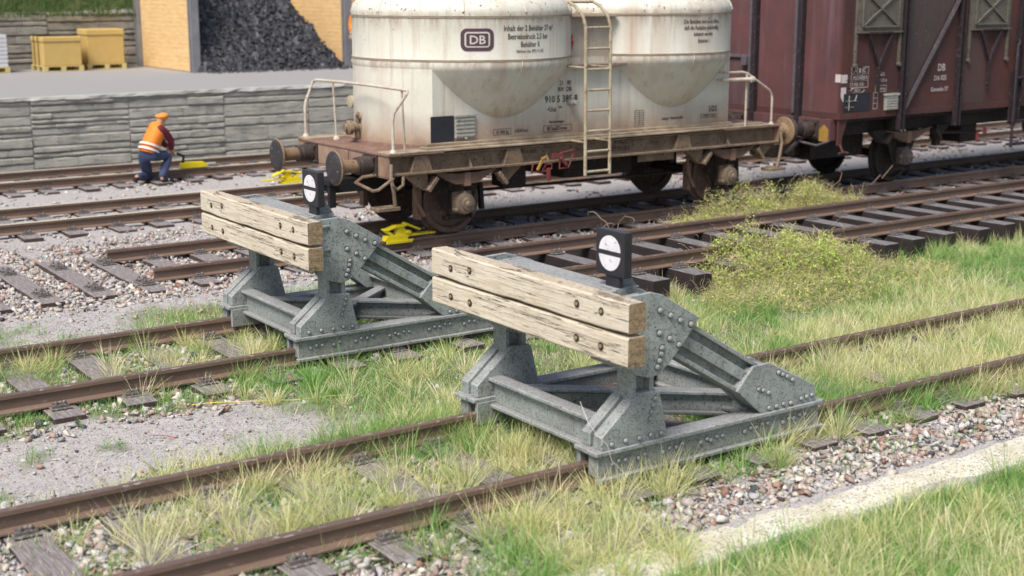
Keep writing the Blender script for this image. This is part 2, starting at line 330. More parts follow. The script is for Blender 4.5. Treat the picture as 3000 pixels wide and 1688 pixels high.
RING = {GREY.name: dirty('rivet grime', lin(.055, .05, .042), lin(.11, .11, .10), None, 20, .6, 80, .9, .002), FRAME.name: dirty('frame rivet grime', lin(.12, .085, .06), lin(.2, .15, .1), None, 20, .6, 80, .9, .002)}
def tag(o, label=None, cat=None, group=None, kind=None):
    for k, v in (('label', label), ('category', cat), ('group', group), ('kind', kind)):
        if v: o[k] = v
    return o
def empty(name, loc=(0, 0, 0), rz=0, **kw):
    o = bpy.data.objects.new(name, None); C.objects.link(o); o.location = loc; o.rotation_euler = (0, 0, rz); o.empty_display_size = .1
    return tag(o, **kw)
def copy_tree(o, parent=None):
    c = o.copy(); C.objects.link(c); c.parent = parent
    for ch in list(o.children): copy_tree(ch, c)
    return c
def raw_mesh(name, verts, faces_flat, sizes, mat, cols=None, smooth=False, parent=None):
    """numpy mesh: faces_flat loop vertex indices, sizes loop counts"""
    me = bpy.data.meshes.new(name); nv = len(verts); me.vertices.add(nv); me.vertices.foreach_set('co', verts.astype(np.float32).ravel())
    me.loops.add(len(faces_flat)); me.loops.foreach_set('vertex_index', faces_flat.astype(np.int32))
    me.polygons.add(len(sizes)); st = np.zeros(len(sizes), np.int32); st[1:] = np.cumsum(sizes)[:-1]
    me.polygons.foreach_set('loop_start', st); me.polygons.foreach_set('loop_total', sizes.astype(np.int32))
    if smooth: me.polygons.foreach_set('use_smooth', np.ones(len(sizes), bool))
    me.update(calc_edges=True)
    if cols is not None:
        a = me.color_attributes.new('col', 'FLOAT_COLOR', 'POINT'); cc = np.ones((nv, 4), np.float32); cc[:, :3] = cols; a.data.foreach_set('color', cc.ravel())
    me.materials.append(mat); o = bpy.data.objects.new(name, me); C.objects.link(o)
    if parent: o.parent = parent
    return o

# text: glyph mesh laid on a plane (or wrapped round an upright cylinder)
def glyphs(lines, mat, name, parent, place, size, xs=.62, align='CENTER', lead=1.45):
    V = []; F = []
    for li, (txt, sz) in enumerate(lines):
        cu = bpy.data.curves.new('t', 'FONT'); cu.body = txt; cu.size = size * sz * 1.38; cu.align_x = align; cu.resolution_u = 2; cu.offset = size * sz * .018
        ob = bpy.data.objects.new('t', cu); C.objects.link(ob)
        me = ob.to_mesh(); o = len(V)
        for v in me.vertices: V.append((v.co.x * xs * 1.27, v.co.y - li * size * lead))
        F += [tuple(i + o for i in p.vertices) for p in me.polygons]
        ob.to_mesh_clear(); bpy.data.objects.remove(ob); bpy.data.curves.remove(cu)
    mb = MB(); mb.add([place(u, w) for u, w in V], F)
    me = bpy.data.meshes.new(name); me.from_pydata([tuple(p) for p in mb.v], [], mb.f); me.materials.append(mat)
    ob = bpy.data.objects.new(name, me); C.objects.link(ob); ob.parent = parent
    return ob
def on_side(x, z, y):  return lambda u, w: (x + u, y, z + w)
def on_cyl(xc, yc, rad, deg, z):
    def f(u, w):
        t = R(deg) + u / rad; return (xc + rad * math.sin(t), yc - rad * math.cos(t), z + w)
    return f
def frame_rects(rects, place, mat, name, parent, t=.008):      # each outline or bar is an object of its own
    for u0, u1, w0, w1, fill in rects:
        mb = MB()
        if fill > 1:      # ladder like grid of fill cells, two columns
            n = fill; h = (w1 - w0) / n; um = (u0 + u1) / 2; parts = [(u0, u0 + t, w0, w1), (um - t / 2, um + t / 2, w0, w1), (u1 - t, u1, w0, w1)]
            for k in range(n + 1):
                z = w0 + k * h; parts += [(u0 + t, um - t / 2, z - t / 2, z + t / 2), (um + t / 2, u1 - t, z - t / 2, z + t / 2)]
        elif fill: parts = [(u0, u1, w0, w1)]
        else: parts = [(u0, u1, w0, w0 + t), (u0, u1, w1 - t, w1), (u0, u0 + t, w0 + t, w1 - t), (u1 - t, u1, w0 + t, w1 - t)]
        for a, b, c, d in parts: mb.add([place(a, c), place(b, c), place(b, d), place(a, d)], [(0, 1, 2, 3)])
        me = bpy.data.meshes.new(name); me.from_pydata([tuple(p) for p in mb.v], [], mb.f); me.materials.append(mat)
        ob = bpy.data.objects.new(name, me); C.objects.link(ob); ob.parent = parent

# ------------------------------------------------------------------ value noise for scattering
def vnoise(x, y, s, seed=0):
    x = x * s + seed * 17.3; y = y * s + seed * 9.1; xi = np.floor(x); yi = np.floor(y); fx = x - xi; fy = y - yi
    def h(a, b):
        v = np.sin(a * 127.1 + b * 311.7 + seed * 74.7) * 43758.5453; return v - np.floor(v)
    fx = fx * fx * (3 - 2 * fx); fy = fy * fy * (3 - 2 * fy)
    return (h(xi, yi) * (1 - fx) + h(xi + 1, yi) * fx) * (1 - fy) + (h(xi, yi + 1) * (1 - fx) + h(xi + 1, yi + 1) * fx) * fy
def box_m(x, y, x0, x1, y0, y1, s=.25):
    def e(v, a, b): return np.clip((v - a) / s + .5, 0, 1) * np.clip((b - v) / s + .5, 0, 1)
    return e(x, x0, x1) * e(y, y0, y1)

# ------------------------------------------------------------------ ground
GZ = -.215
def ground_h(x, y):
    h = (vnoise(x, y, .9, 3) - .5) * .03 + (vnoise(x, y, 3.1, 4) - .5) * .016
    return GZ + h
def make_ground():
    xs = np.concatenate([[-400, -60, -10], np.arange(0, 26, .12), [27, 30, 36, 50, 90, 400]])
    ys = np.concatenate([[-400, -60, -6], np.arange(2, 27.2, .12), [27.6, 40, 90, 400]])
    X, Y = np.meshgrid(xs, ys); Z = ground_h(X, Y)
    v = np.stack([X.ravel(), Y.ravel(), Z.ravel()], 1); nx = len(xs); ny = len(ys)
    i, j = np.meshgrid(np.arange(nx - 1), np.arange(ny - 1)); a = (j * nx + i).ravel()
    f = np.stack([a, a + 1, a + 1 + nx, a + nx], 1)
    mk = np.clip(np.maximum(d_green(v[:, 0], v[:, 1]) * 1.1, d_tuft(v[:, 0], v[:, 1]) * .5), 0, 1)
    o = raw_mesh('ground', v, f.ravel(), np.full(len(f), 4), GRAVEL, np.repeat(mk[:, None], 3, 1), smooth=True); tag(o, kind='structure')
# (the ground sheet is laid below, once the grass areas are known)

# ------------------------------------------------------------------ tracks
def rail_mesh(name, x0, x1, y, z, parent, polished):
    mb = MB(); prof = [(-.07, -.16), (.07, -.16), (.07, -.148), (.012, -.128), (.012, -.05), (.034, -.036), (.034, -.006), (.024, 0), (-.024, 0), (-.034, -.006), (-.034, -.036), (-.012, -.05), (-.012, -.128), (-.07, -.148)]
    mb.prism([(y + a, z + b) for a, b in prof], x0, x1, 'x')
    o = mb.build(name, RUST, parent)
    o.data.materials.append(POL if polished else RHEAD)
    for p in o.data.polygons:
        if abs(p.normal.x) < .5 and p.center.z > z - .02 and (p.normal.z > .3 or (not polished and abs(p.normal.y) > .5)): p.material_index = 1
    return o
FOOT = []
def make_track(label, yn, yf, xr_n, xr_f, z, sleepers, polished=False, ext=.5, sh=.16, smat=None, group=None, wid=.28):
    t = empty('railway_track', (xr_n[0], (yn + yf) / 2, 0), label=label, cat='railway track', group='tracks of the yard')
    t.location = (0, 0, 0); FOOT.append((np.array(sleepers), yn - ext, yf + ext, wid / 2))
    rail_mesh('rail', xr_n[0], xr_n[1], yn, z, t, polished); rail_mesh('rail', xr_f[0], xr_f[1], yf, z, t, polished)
    zt = z - .165; L = (yf - yn) + 2 * ext
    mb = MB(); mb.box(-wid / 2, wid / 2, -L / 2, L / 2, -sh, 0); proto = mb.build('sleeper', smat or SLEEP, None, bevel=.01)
    ch = MB(); ch.box(-.09, .09, -.17, .17, 0, .012)
    for s in (-1, 1):
        ch.box(-.06, .06, min(s * .045, s * .10), max(s * .045, s * .10), .012, .045); ch.box(-.075, .075, min(s * .10, s * .135), max(s * .10, s * .135), .012, .035)
        for k in (-.035, .035): ch.lathe([(.018, .03), (.018, .062), (.008, .07)], (k, s * .115, 0), 'z', 6)
    chair = ch.build('rail_chair', CHAIR, None, bevel=.003)
    first = True
    for i, x in enumerate(sleepers):
        o = proto if first else proto.copy()
        if not first: C.objects.link(o)
        o.parent = t; o.location = (x + rnd.uniform(-.02, .02), (yn + yf) / 2 + rnd.uniform(-.05, .05), zt + rnd.uniform(-.012, .0)); o.rotation_euler = (0, 0, rnd.uniform(-.03, .03))
        for yy in (yn, yf):
            c = chair if first and yy == yn else chair.copy()
            if not (first and yy == yn): C.objects.link(c)
            c.parent = o; c.location = (0, yy - o.location.y, z - .168 - o.location.z)
        first = False
    return t
def rng(a, b, s): return list(np.arange(a, b, s))
T1n, T1f, T2n, T2f, Twn, Twf = 7.58, 9.04, 11.75, 13.31, 16.24, 17.75
make_track('rusty overgrown track in the foreground with the nearer buffer stop on it', T1n, T1f, (.6, 24), (.6, 24), 0, rng(1.02, 14, .64), ext=.42)
make_track('rusty grassy track leading up to the farther buffer stop', T2n, T2f, (1.4, 8.0), (1.4, 8.0), 0, rng(2.0, 8.2, .68), ext=.42)
make_track('raised rusty track on dark bare sleepers behind the green bush', 12.42, 13.97, (8.9, 34), (8.9, 34), .24, rng(9.1, 34, .66), ext=.52, sh=.29, smat=SLEEPD, wid=.27)
make_track('track under the goods wagons with cut off rail ends and bare sleepers', Twn, Twf, (5.95, 60), (5.88, 60), 0, rng(3.3, 58, .64), ext=.5)
make_track('polished running track between the wagons and the platform track', 20.59, 22.09, (.5, 60), (.5, 60), 0, rng(3, 60, .66), True, ext=.5)
make_track('polished running track along the platform wall with the kneeling worker', 25.12, 26.5, (2, 60), (2, 60), 0, rng(4, 60, .66), True, ext=.5)

# ------------------------------------------------------------------ buffer stop
def make_stop(loc, rz, label):
    t = empty('buffer_stop', loc, rz, label=label, cat='buffer stop', group='buffer stops at the track ends')
    B = .0065
    for sg in (-1, 1):
        def Y(a, b): return (min(sg * a, sg * b), max(sg * a, sg * b))
        # base beam straddling the rail
        m = MB(); m.box(.10, 2.46, *Y(.95, .775), .088, .122); m.box(.11, .86, *Y(.775, .665), .086, .120); m.box(.14, 2.43, *Y(.912, .80), -.085, .088); m.box(.12, 2.46, *Y(.955, .90), -.115, -.085)
        m.box(.14, .5, *Y(.70, .66), -.10, .088)
        for g0, n in ((.27, 3), (.52, 2), (.76, 4), (1.14, 2), (1.24, 3), (1.6, 5), (2.02, 5)):
            for k in range(n): m.rivet(g0 + k * .062, sg * .912, .0 + .012 * (k % 2) + .006 * k, .020, 'y', sg)
        m.build('base_beam', GREY, t, B)
        # foot gusset: two slabs with a groove
        P = [(.16, .122), (.16, .225), (.50, .505), (.70, .49), (.79, .122)]; Pi = [(.19, .122), (.19, .21), (.52, .475), (.68, .47), (.76, .122)]
        m = MB(); m.prism(P, *Y(.93, .83)); m.prism(P, *Y(.79, .69)); m.prism(Pi, *Y(.83, .79))
        for a in ((.25, .16), (.38, .165), (.51, .16), (.62, .165), (.72, .16), (.655, .44), (.64, .39), (.625, .34), (.61, .29)): m.rivet(a[0], sg * .93, a[1], .021, 'y', sg)
        m.build('foot_gusset', GREY, t, B)
        # post
        m = MB(); m.box(.46, .50, *Y(.90, .72), .44, 1.1); m.box(.63, .67, *Y(.90, .72), .44, 1.0); m.box(.50, .63, *Y(.83, .79), .44, 1.05)
        m.build('post', GREY, t, B)
        # head plate with angle flange and ribs
        P = [(.29, 1.235), (.60, 1.245), (.70, 1.215), (1.075, .99), (.93, .83), (.80, .70), (.69, .62), (.60, .60), (.47, .645), (.37, .76), (.29, .86)]
        m = MB(); m.prism(P, *Y(.935, .905)); m.prism(P, *Y(.72, .69)); m.box(.262, .29, *Y(1.0, .66), .74, 1.24)
        Pc = [(.29, 1.2), (.60, 1.21), (1.0, .97), (.75, .72), (.60, .66), (.49, .68), (.33, .86)]
        m.prism(Pc, *Y(.86, .76))
        for z in (1.16, .935): m.prism([(.29, sg * .935), (.29, sg * 1.0), (.50, sg * .945), (.50, sg * .935)], z, z + .022, 'z')
        for a in ((.68, 1.10), (.78, 1.05), (.88, 1.0), (.985, .955), (.68, .93), (.78, .875), (.87, .815), (.705, .815), (.70, .77), (.685, .72), (.665, .675)): m.rivet(a[0], sg * .935, a[1], .024, 'y', sg)
        m.build('head_plate', GREY, t, B)
        # strut: double channel
        a = Vector((.80, 0, .92)); b = Vector((1.90, 0, .26)); d = (b - a).normalized(); nrm = Vector((-d.z, 0, d.x)) * -1
        if nrm.z < 0: nrm = -nrm
        m = MB()
        def slab(o0, o1, ya, yb):
            q = [a + nrm * o0, b + nrm * o0, b + nrm * o1, a + nrm * o1]; m.prism([(p.x, p.z) for p in q], *Y(ya, yb))
        slab(-.135, .135, .83, .77); slab(.108, .142, .90, .72); slab(-.142, -.108, .90, .72); slab(-.04, .045, .885, .735)
        m.build('strut', GREY, t, B)
        # rear gusset
        P = [(1.49, .345), (1.655, .52), (1.83, .525), (2.36, .255), (2.37, .122), (1.76, .122)]
        m = MB(); m.prism(P, *Y(.93, .905)); m.prism(P, *Y(.72, .695)); m.prism([(1.51, .345), (1.66, .50), (1.82, .505), (2.33, .245), (2.34, .122), (1.78, .122)], *Y(.905, .72))
        for k in range(0): q = Vector((1.492, 0, .352)).lerp(Vector((1.648, 0, .508)), k / 10); m.bar((q.x, sg * .90, q.z), (q.x, sg * .73, q.z), .009, .009)
        for q in ((1.93, .43), (1.98, .405), (2.03, .38), (2.09, .345), (1.72, .33), (1.77, .31), (1.83, .28), (1.84, .155), (1.92, .155), (2.0, .16), (2.08, .155), (2.2, .17), (2.26, .175), (2.32, .18)): m.rivet(q[0], sg * .93, q[1], .021, 'y', sg)
        m.build('rear_gusset', GREY, t, B)
    # cross members
    def channel(name, p0, p1, w=.15, h=.22):
        m = MB(); p0 = Vector(p0); p1 = Vector(p1); up = Vector((0, 0, 1))
        m.bar(p0 + up * (h - .015), p1 + up * (h - .015), w, .03); m.bar(p0 + up * .015, p1 + up * .015, w, .03); m.bar(p0 + up * h / 2, p1 + up * h / 2, .03, h - .06)
        m.build(name, GREY, t, B)
    channel('cross_member', (.34, -.69, .03), (.34, .69, .03), .14, .25); channel('cross_member', (1.86, -.69, .03), (1.86, .69, .03), .15, .25)
    channel('brace', (.42, .68, -.01), (2.0, -.62, -.01), .12, .2); channel('brace', (.42, -.64, -.035), (2.0, .62, -.035), .12, .2)
    m = MB(); m.box(.28, .62, -.70, .70, 1.2, 1.235); m.box(.262, .30, -.66, .66, .9, 1.2); m.box(.60, .64, -.70, .70, .95, 1.2); m.build('top_plate', GREY, t, B)
    # timbers
    for k, (z0, z1) in enumerate(((.825, 1.045), (1.062, 1.285))):
        seg = 40; rr = random.Random(5 + k); vs = []; fs = []
        zs = [(z0, z1)] * (seg + 1); prof = []
        for i in range(seg + 1):
            y = -1.275 + 2.55 * i / seg; sag = .0035 * math.sin(i * .31 + k * 2) + .002 * math.sin(i * .9 + k)
            b0 = z0 + (sag if k else 0) + (.012 * max(0, abs(y) - .8) if k else 0); b1 = z1 + (0 if k else -abs(sag)) ; xx = rr.uniform(-.003, .003)
            c = .012
            ring = [(.10 + c + xx, b0), (.245, b0), (.258, b0 + c), (.258, b1 - c), (.245, b1), (.10 + c + xx, b1), (.10 + xx, b1 - c), (.10 + xx, b0 + c)]
            vs += [(p[0], y, p[1]) for p in ring]
        for i in range(seg):
            for j in range(8): fs.append((i * 8 + j, i * 8 + (j + 1) % 8, (i + 1) * 8 + (j + 1) % 8, (i + 1) * 8 + j))
        fs += [tuple(range(8)), tuple(range(seg * 8, seg * 8 + 8))[::-1]]
        m = MB(); m.add(vs, fs); tb = m.build('timber', TIMBER, t, .004)
        for yy in (-.98, -.70, .70, .98):
            zc = (z0 + z1) / 2 + rr.uniform(-.015, .015)
            m = MB(); m.lathe([(.030, -.001), (.030, -.004), (.0, -.0045)], (.10, yy, zc), 'x', 12); m.build('bolt_hole', BORE, tb)
            m = MB(); m.lathe([(.016, -.004), (.016, -.012), (.007, -.014)], (.10, yy, zc), 'x', 6); m.build('bolt', BOLT, tb, 0)
    # signal lantern panel
    lp = MB(); x0, yc, zb = .46, -.62, 1.33
    lp.box(x0, x0 + .075, yc - .165, yc + .165, zb, zb + .335); lp.box(x0 + .01, x0 + .05, yc - .10, yc + .06, zb - .09, zb)
    lan = lp.build('signal_lantern', BLKP, t, .008)
    def half(s):
        q = [(.122 * math.cos(a), .118 * math.sin(a)) for a in [R(3 + 174 * i / 20) for i in range(21)]]
        mb = MB(); n = len(q); zc = zb + .168
        mb.add([(x0 - .004, yc + u, zc + s * (w + .012)) for u, w in q] + [(x0 + .001, yc + u, zc + s * (w + .012)) for u, w in q], [tuple(range(n)), tuple(range(2 * n - 1, n - 1, -1))] + [(i, i + n, (i + 1) % n + n, (i + 1) % n) for i in range(n)])
        mb.build('white_half_disc', WHITE, lan)
    half(1); half(-1)
    m = MB(); m.prism([(x0 + .075, 1.235), (x0 + .24, 1.235), (x0 + .11, 1.42), (x0 + .075, 1.42)], yc - .02, yc + .02); m.box(x0 - .02, x0 + .2, yc - .1, yc + .08, 1.235, 1.25); m.build('lantern_bracket', GREY, t, .003)
    return t
BORE = plain('dark bolt recess', lin(.055, .04, .025), .9); BOLT = plain('rusty bolt head', lin(.30, .24, .16), .7)
make_stop((5.8, 8.33, 0), 0, 'nearer grey riveted buffer stop with timber beam, in the foreground')
make_stop((5.52, 12.57, 0), R(-.5), 'farther grey riveted buffer stop with timber beam, in front of the cream wagon')

# ------------------------------------------------------------------ shared running gear
def wheel(parent, x, y, sg, mat=None):
    m = MB(); m.lathe([(.02, .065 * sg), (.10, .075 * sg), (.14, .03 * sg), (.36, .02 * sg), (.385, .06 * sg), (.455, .06 * sg), (.47, -.02 * sg), (.50, -.045 * sg), (.50, -.075 * sg), (.38, -.075 * sg), (.36, -.03 * sg), (.12, -.04 * sg), (.02, -.06 * sg)], (x, y, .475), 'y', 40)
    return m.build('wheel', mat or WHEEL, parent, smooth=True, auto=30)
def buffer(parent, x, y, z, sg, face=None, shaft=None):
    m = MB(); m.box(min(x, x + sg * .03), max(x, x + sg * .03), y - .17, y + .17, z - .15, z + .15)
    for a in (-.13, .13):
        for b in (-.11, .11): m.lathe([(.022, 0), (.022, sg * .035), (.01, sg * .04)], (x + sg * .03, y + a, z + b), 'x', 6)
    m.lathe([(.125, .03 * sg), (.125, .20 * sg), (.118, .205 * sg), (.118, .25 * sg), (.105, .255 * sg)], (x, y, z), 'x', 24)
    b = m.build('buffer', BDARK, parent, .003, smooth=True)
    m = MB(); m.lathe([(.09, .25 * sg), (.095, .5 * sg), (.14, .535 * sg)], (x, y, z), 'x', 24); m.build('buffer_shaft', shaft or BUFF, b, smooth=True)
    m = MB(); m.lathe([(.14, .53 * sg), (.225, .545 * sg), (.235, .56 * sg), (.22, .575 * sg)], (x, y, z), 'x', 32); m.build('buffer_head', shaft or BUFF, b, smooth=True)
    m = MB(); m.lathe([(.222, .574 * sg), (.205, .585 * sg), (.12, .592 * sg), (.02, .594 * sg)], (x, y, z), 'x', 28); m.build('buffer_face', face or BFACE, b, smooth=True)
    return b
def spring(parent, x, y, zt, L=1.1, mat=None, leaves=7):
    m = MB()
    for k in range(leaves):
        l = L * (1 - k * .105); z = zt - k * .021; pts = []
        n = 10; vs = []
        for i in range(n + 1):
            u = -1 + 2 * i / n; xx = x + u * l / 2; zz = z + .06 * (u * l / L) ** 2
            vs += [(xx, y - .05, zz), (xx, y + .05, zz), (xx, y + .05, zz + .015), (xx, y - .05, zz + .015)]
        fs = [(i * 4 + j, i * 4 + (j + 1) % 4, (i + 1) * 4 + (j + 1) % 4, (i + 1) * 4 + j) for i in range(n) for j in range(4)] + [(0, 1, 2, 3), (n * 4 + 3, n * 4 + 2, n * 4 + 1, n * 4)]
        m.add(vs, fs)
    m.box(x - .05, x + .05, y - .065, y + .065, zt - leaves * .019 - .02, zt + .03)
    return m.build('leaf_spring', mat or LEAF, parent)
def axlebox(parent, x, y, sg, mat):
    m = MB(); m.box(x - .14, x + .14, min(y, y + sg * .06), max(y, y + sg * .06), .36, .64)
    m.lathe([(.155, .05 * sg), (.155, .12 * sg), (.135, .14 * sg), (.135, .16 * sg), (.085, .17 * sg), (.085, .20 * sg), (.04, .205 * sg), (.03, .235 * sg)], (x, y, .48), 'y', 20)
    for a, b in ((-.13, -.08), (.13, -.08), (0, .14)): m.lathe([(.035, .04 * sg), (.035, .12 * sg), (.02, .14 * sg)], (x + a, y, .48 + b), 'y', 8)
    return m.build('axle_box', mat, parent, .004, smooth=True, auto=28)
def horn_guide(parent, x, y, sg, mat, bolts):
    m = MB(); o = min(y, y + sg * .03), max(y, y + sg * .03)
    m.prism([(x - .50, 1.02), (x - .16, .30), (x - .13, .30), (x - .13, .98)], *o); m.prism([(x + .50, 1.02), (x + .16, .30), (x + .13, .30), (x + .13, .98)], *o)
    m.box(x - .24, x + .24, min(y, y + sg * .05), max(y, y + sg * .05), .235, .30)
    for a in (-.20, -.14, .14, .20): m.lathe([(.02, 0), (.02, .03 * sg), (.01, .035 * sg)], (x + a, y + sg * .05, .27), 'y', 6)
    return m.build('horn_guide', mat, parent, .003)
def hanger(parent, x, y, zt, dx, sg, mat):      # spring bracket with shackle
    m = MB(); yo = (min(y, y + sg * .14), max(y, y + sg * .14))
    m.prism([(x - dx * .30, zt), (x + dx * .05, zt), (x + dx * .06, zt - .20), (x, zt - .24), (x - dx * .06, zt - .20)], *yo)
    m.bar((x + dx * .02, y + sg * .17, zt - .24), (x + dx * .16, y + sg * .17, zt - .07), .05, .13, (0, 1, 0))
    for p in ((.05, -.20), (.13, -.11)): m.lathe([(.032, 0), (.032, .05), (.015, .06)], (x + dx * p[0], y + sg * .17 - (0 if sg > 0 else .05), zt + p[1]), 'y', 8)
    return m.build('spring_hanger', mat, parent, .004)

# ------------------------------------------------------------------ cream silo wagon
def silo_wagon():
    CX, CY = 12.6, 17.0
    w = empty('silo_wagon', (0, 0, 0), label='weathered cream silo wagon with two round tanks, ladder and end platforms', cat='railway wagon')
    # frame -------------------------------------------------
    for sg in (-1, 1):
        m = MB(); yo = CY + sg * 1.22
        def Yy(a, b): return (min(CY + sg * a, CY + sg * b), max(CY + sg * a, CY + sg * b))
        m.box(9.06, 16.16, *Yy(1.20, 1.17), .98, 1.20); m.box(9.05, 16.17, *Yy(1.31, 1.17), .955, .985); m.box(9.06, 16.16, *Yy(1.27, 1.17), 1.195, 1.215)
        for X in (9.35, 10.85, 14.0): m.prism([(X, .985), (X + .34, .985), (X + .27, 1.20), (X + .07, 1.20)], *Yy(1.285, 1.20))
        for X in (10.3, 11.6, 15.1, 12.75): m.prism([(CY + sg * 1.20, .985), (CY + sg * 1.30, .985), (CY + sg * 1.20, 1.16)], X, X + .025, 'x')
        for g in (9.95, 10.45, 14.55, 15.25):
            for k in range(3):
                for r_ in (1.04, 1.11): m.rivet(g + k * .09 + (.03 if r_ > 1.1 else 0), CY + sg * 1.20, r_, .012, 'y', sg)
        m.build('sole_bar', FRAME, w, .003)
        m = MB(); m.box(9.0, 16.0, *Yy(1.32, 1.0), 1.235, 1.262); m.box(9.62, 15.9, *Yy(1.24, 1.05), 1.262, 1.29); m.box(9.7, 15.3, *Yy(1.14, 1.0), 1.29, 1.325); m.build('running_board', DECKC, w, .006)
    for X, sx in ((9.0, 1), (16.2, -1)):
        m = MB(); m.box(min(X, X + sx * .03), max(X, X + sx * .03), CY - 1.30, CY + 1.32, .93, 1.215)
        m.box(min(X, X + sx * .1), max(X, X + sx * .1), CY - 1.30, CY + 1.32, .92, .945)
        m.box(X - .02 if sx > 0 else X, X if sx > 0 else X + .02, CY - .22, CY + .22, .98, 1.2)
        m.build('headstock', HEADM, w, .004)
    m = MB(); m.box(15.0, 16.22, CY - 1.32, CY + 1.32, 1.22, 1.245); m.build('end_platform', DECK, w)
    m = MB(); m.box(8.985, 9.85, CY - 1.32, CY + 1.34, 1.22, 1.245)
    for i in range(11):
        for j in range(42): m.box(9.02 + i * .055, 9.05 + i * .055, CY - 1.28 + j * .062 + (i % 2) * .03, CY - 1.255 + j * .062 + (i % 2) * .03, 1.245, 1.249)
    m.build('end_platform', DECK, w)
    # lower body: curved ends, flat sides -------------------
    R_ = 1.575; X1, X2 = 11.0, 14.12; YS = 1.06
    a = math.acos(YS / R_); pl = []
    for i in range(25): t = math.pi - (math.pi / 2 - a) + 2 * (math.pi / 2 - a) * i / 24; pl.append((X1 + R_ * math.cos(t), CY + R_ * math.sin(t)))
    for i in range(25): t = -(math.pi / 2 - a) + 2 * (math.pi / 2 - a) * i / 24; pl.append((X2 + R_ * math.cos(t), CY + R_ * math.sin(t)))
    m = MB(); n = len(pl)
    m.add([(x, y, 1.262) for x, y in pl] + [(x, y, 2.40) for x, y in pl], [(i, (i + 1) % n, (i + 1) % n + n, i + n) for i in range(n)] + [tuple(range(n)), tuple(range(n, 2 * n))])
    # cut the straight top where the cones bulge out: keep the flat side below the tank band
    m.build('lower_body', CREAM, w, smooth=True, auto=25)
    m = MB()       # base flange of the curved end
    for (cx, t0) in ((X1, math.pi),):
        q = [(cx + (R_ + .03) * math.cos(t0 - .8 + 1.6 * i / 20), CY + (R_ + .03) * math.sin(t0 - .8 + 1.6 * i / 20)) for i in range(21)]
        for i in range(20):
            (ax, ay), (bx, by) = q[i], q[i + 1]; m.bar((ax, ay, 1.27), (bx, by, 1.27), .05, .05)
    m.build('base_flange', DECK, w)
    # tanks ---------------------------------------------------
    for cx in (X1, X2):
        m = MB(); prof = [(.5, 1.30), (1.02, 1.55), (1.50, 2.20), (1.565, 2.29), (1.595, 2.36), (R_, 2.42), (R_, 3.0), (1.592, 3.06), (1.555, 3.16), (1.46, 3.26), (1.30, 3.36), (1.0, 3.52), (.62, 3.70), (.55, 3.72)]
        m.lathe(prof, (cx, CY, 0), 'z', 96)
        tk = m.build('tank', CREAM, w, smooth=True, auto=50)
        m = MB()
        for z in (3.005, 2.425): m.lathe([(R_ - .01, z - .014), (R_ + .014, z - .012), (R_ + .014, z - .002), (R_ + .006, z), (R_ + .006, z + .004), (R_ + .014, z + .006), (R_ + .012, z + .012), (R_ - .01, z + .014)], (cx, CY, 0), 'z', 96)
        m.build('seam', SEAM, tk, smooth=True)
        for deg in (-78, -52 + 20, 12 - 30 + 18, 40, 75):
            t = R(deg); q = []
            for r_, z in prof[7:]: q.append((cx + (r_ + .003) * math.sin(t), CY - (r_ + .003) * math.cos(t), z + .003))
            m = MB(); m.tube(q, .013, 6); m.build('dome_weld', CREAM, tk, smooth=True)
        t = R(-2); q = [(cx + (r_ + .002) * math.sin(t), CY - (r_ + .002) * math.cos(t), z) for r_, z in prof[1:6]]
        m = MB(); m.tube(q, .008, 6); m.build('cone_weld', CREAM, tk, smooth=True)
        m = MB(); m.lathe([(.5, 3.70), (.5, 3.86), (.44, 3.9), (.1, 3.93)], (cx, CY, 0), 'z', 32); m.build('hatch_lid', CREAM, tk, smooth=True)
    # middle housing
    m = MB(); m.box(11.75, 13.25, CY - 1.03, CY + 1.03, 2.2, 2.97)
    m.build('middle_housing', HOUS, w)
    m = MB()
    for sg in (-1, 1):
        m.box(11.95, 12.95, *sorted((CY + sg * 1.16, CY + sg * 1.0)), 2.97, 2.99); m.box(11.8, 13.1, *sorted((CY + sg * 1.20, CY + sg * 1.0)), 2.275, 2.31)
    m.build('housing_ledge', SEAM2, w, .004)
    # ladder --------------------------------------------------
    LY = 15.36; m = MB()
    for X in (12.0, 12.44): m.tube([(X, LY, .78), (X - .01, LY, 2.0), (X - .02, LY, 2.86), (X - .05, LY + .03, 3.0), (X - .11, LY + .12, 3.13), (X - .16, LY + .22, 3.19)], .024, 8)
    for k in range(8): m.tube([(11.985, LY, .83 + .287 * k), (12.425, LY, .83 + .287 * k)], .018, 8)
    m.tube([(11.84, LY + .22, 3.19), (12.28, LY + .22, 3.19)], .022, 8)
    for z in (1.25, 2.29): 
        for X in (11.99, 12.43): m.tube([(X, LY, z), (X, LY + .5, z)], .014, 6)
    m.build('ladder', LADM, w, smooth=True)
    # handrails -----------------------------------------------
    m = MB(); yl, yr = 18.27, 15.74
    m.tube([(9.1, yl, 1.245), (9.1, yl, 1.68), (9.12, yl, 1.78), (9.23, yl, 2.03), (9.25, yl - .04, 2.065), (9.26, yl - .12, 2.075), (9.27, CY + .4, 2.085), (9.27, CY - .4, 2.085), (9.26, yr - .08, 2.075), (9.25, yr - .13, 2.065), (9.23, yr - .15, 2.03), (9.12, yr, 1.78), (9.1, yr, 1.68), (9.1, yr, 1.245)], .021, 8)
    for y in (17.75, 15.83): m.tube([(9.265, y - .05, 2.07), (9.33, y, 1.245)], .016, 8)
    for x, y in ((9.1, yl), (9.1, yr), (9.33, 17.75)): m.lathe([(.05, 1.245), (.05, 1.265), (.03, 1.30)], (x, y, 0), 'z', 12)
    m.build('handrail', RAILM, w, smooth=True)
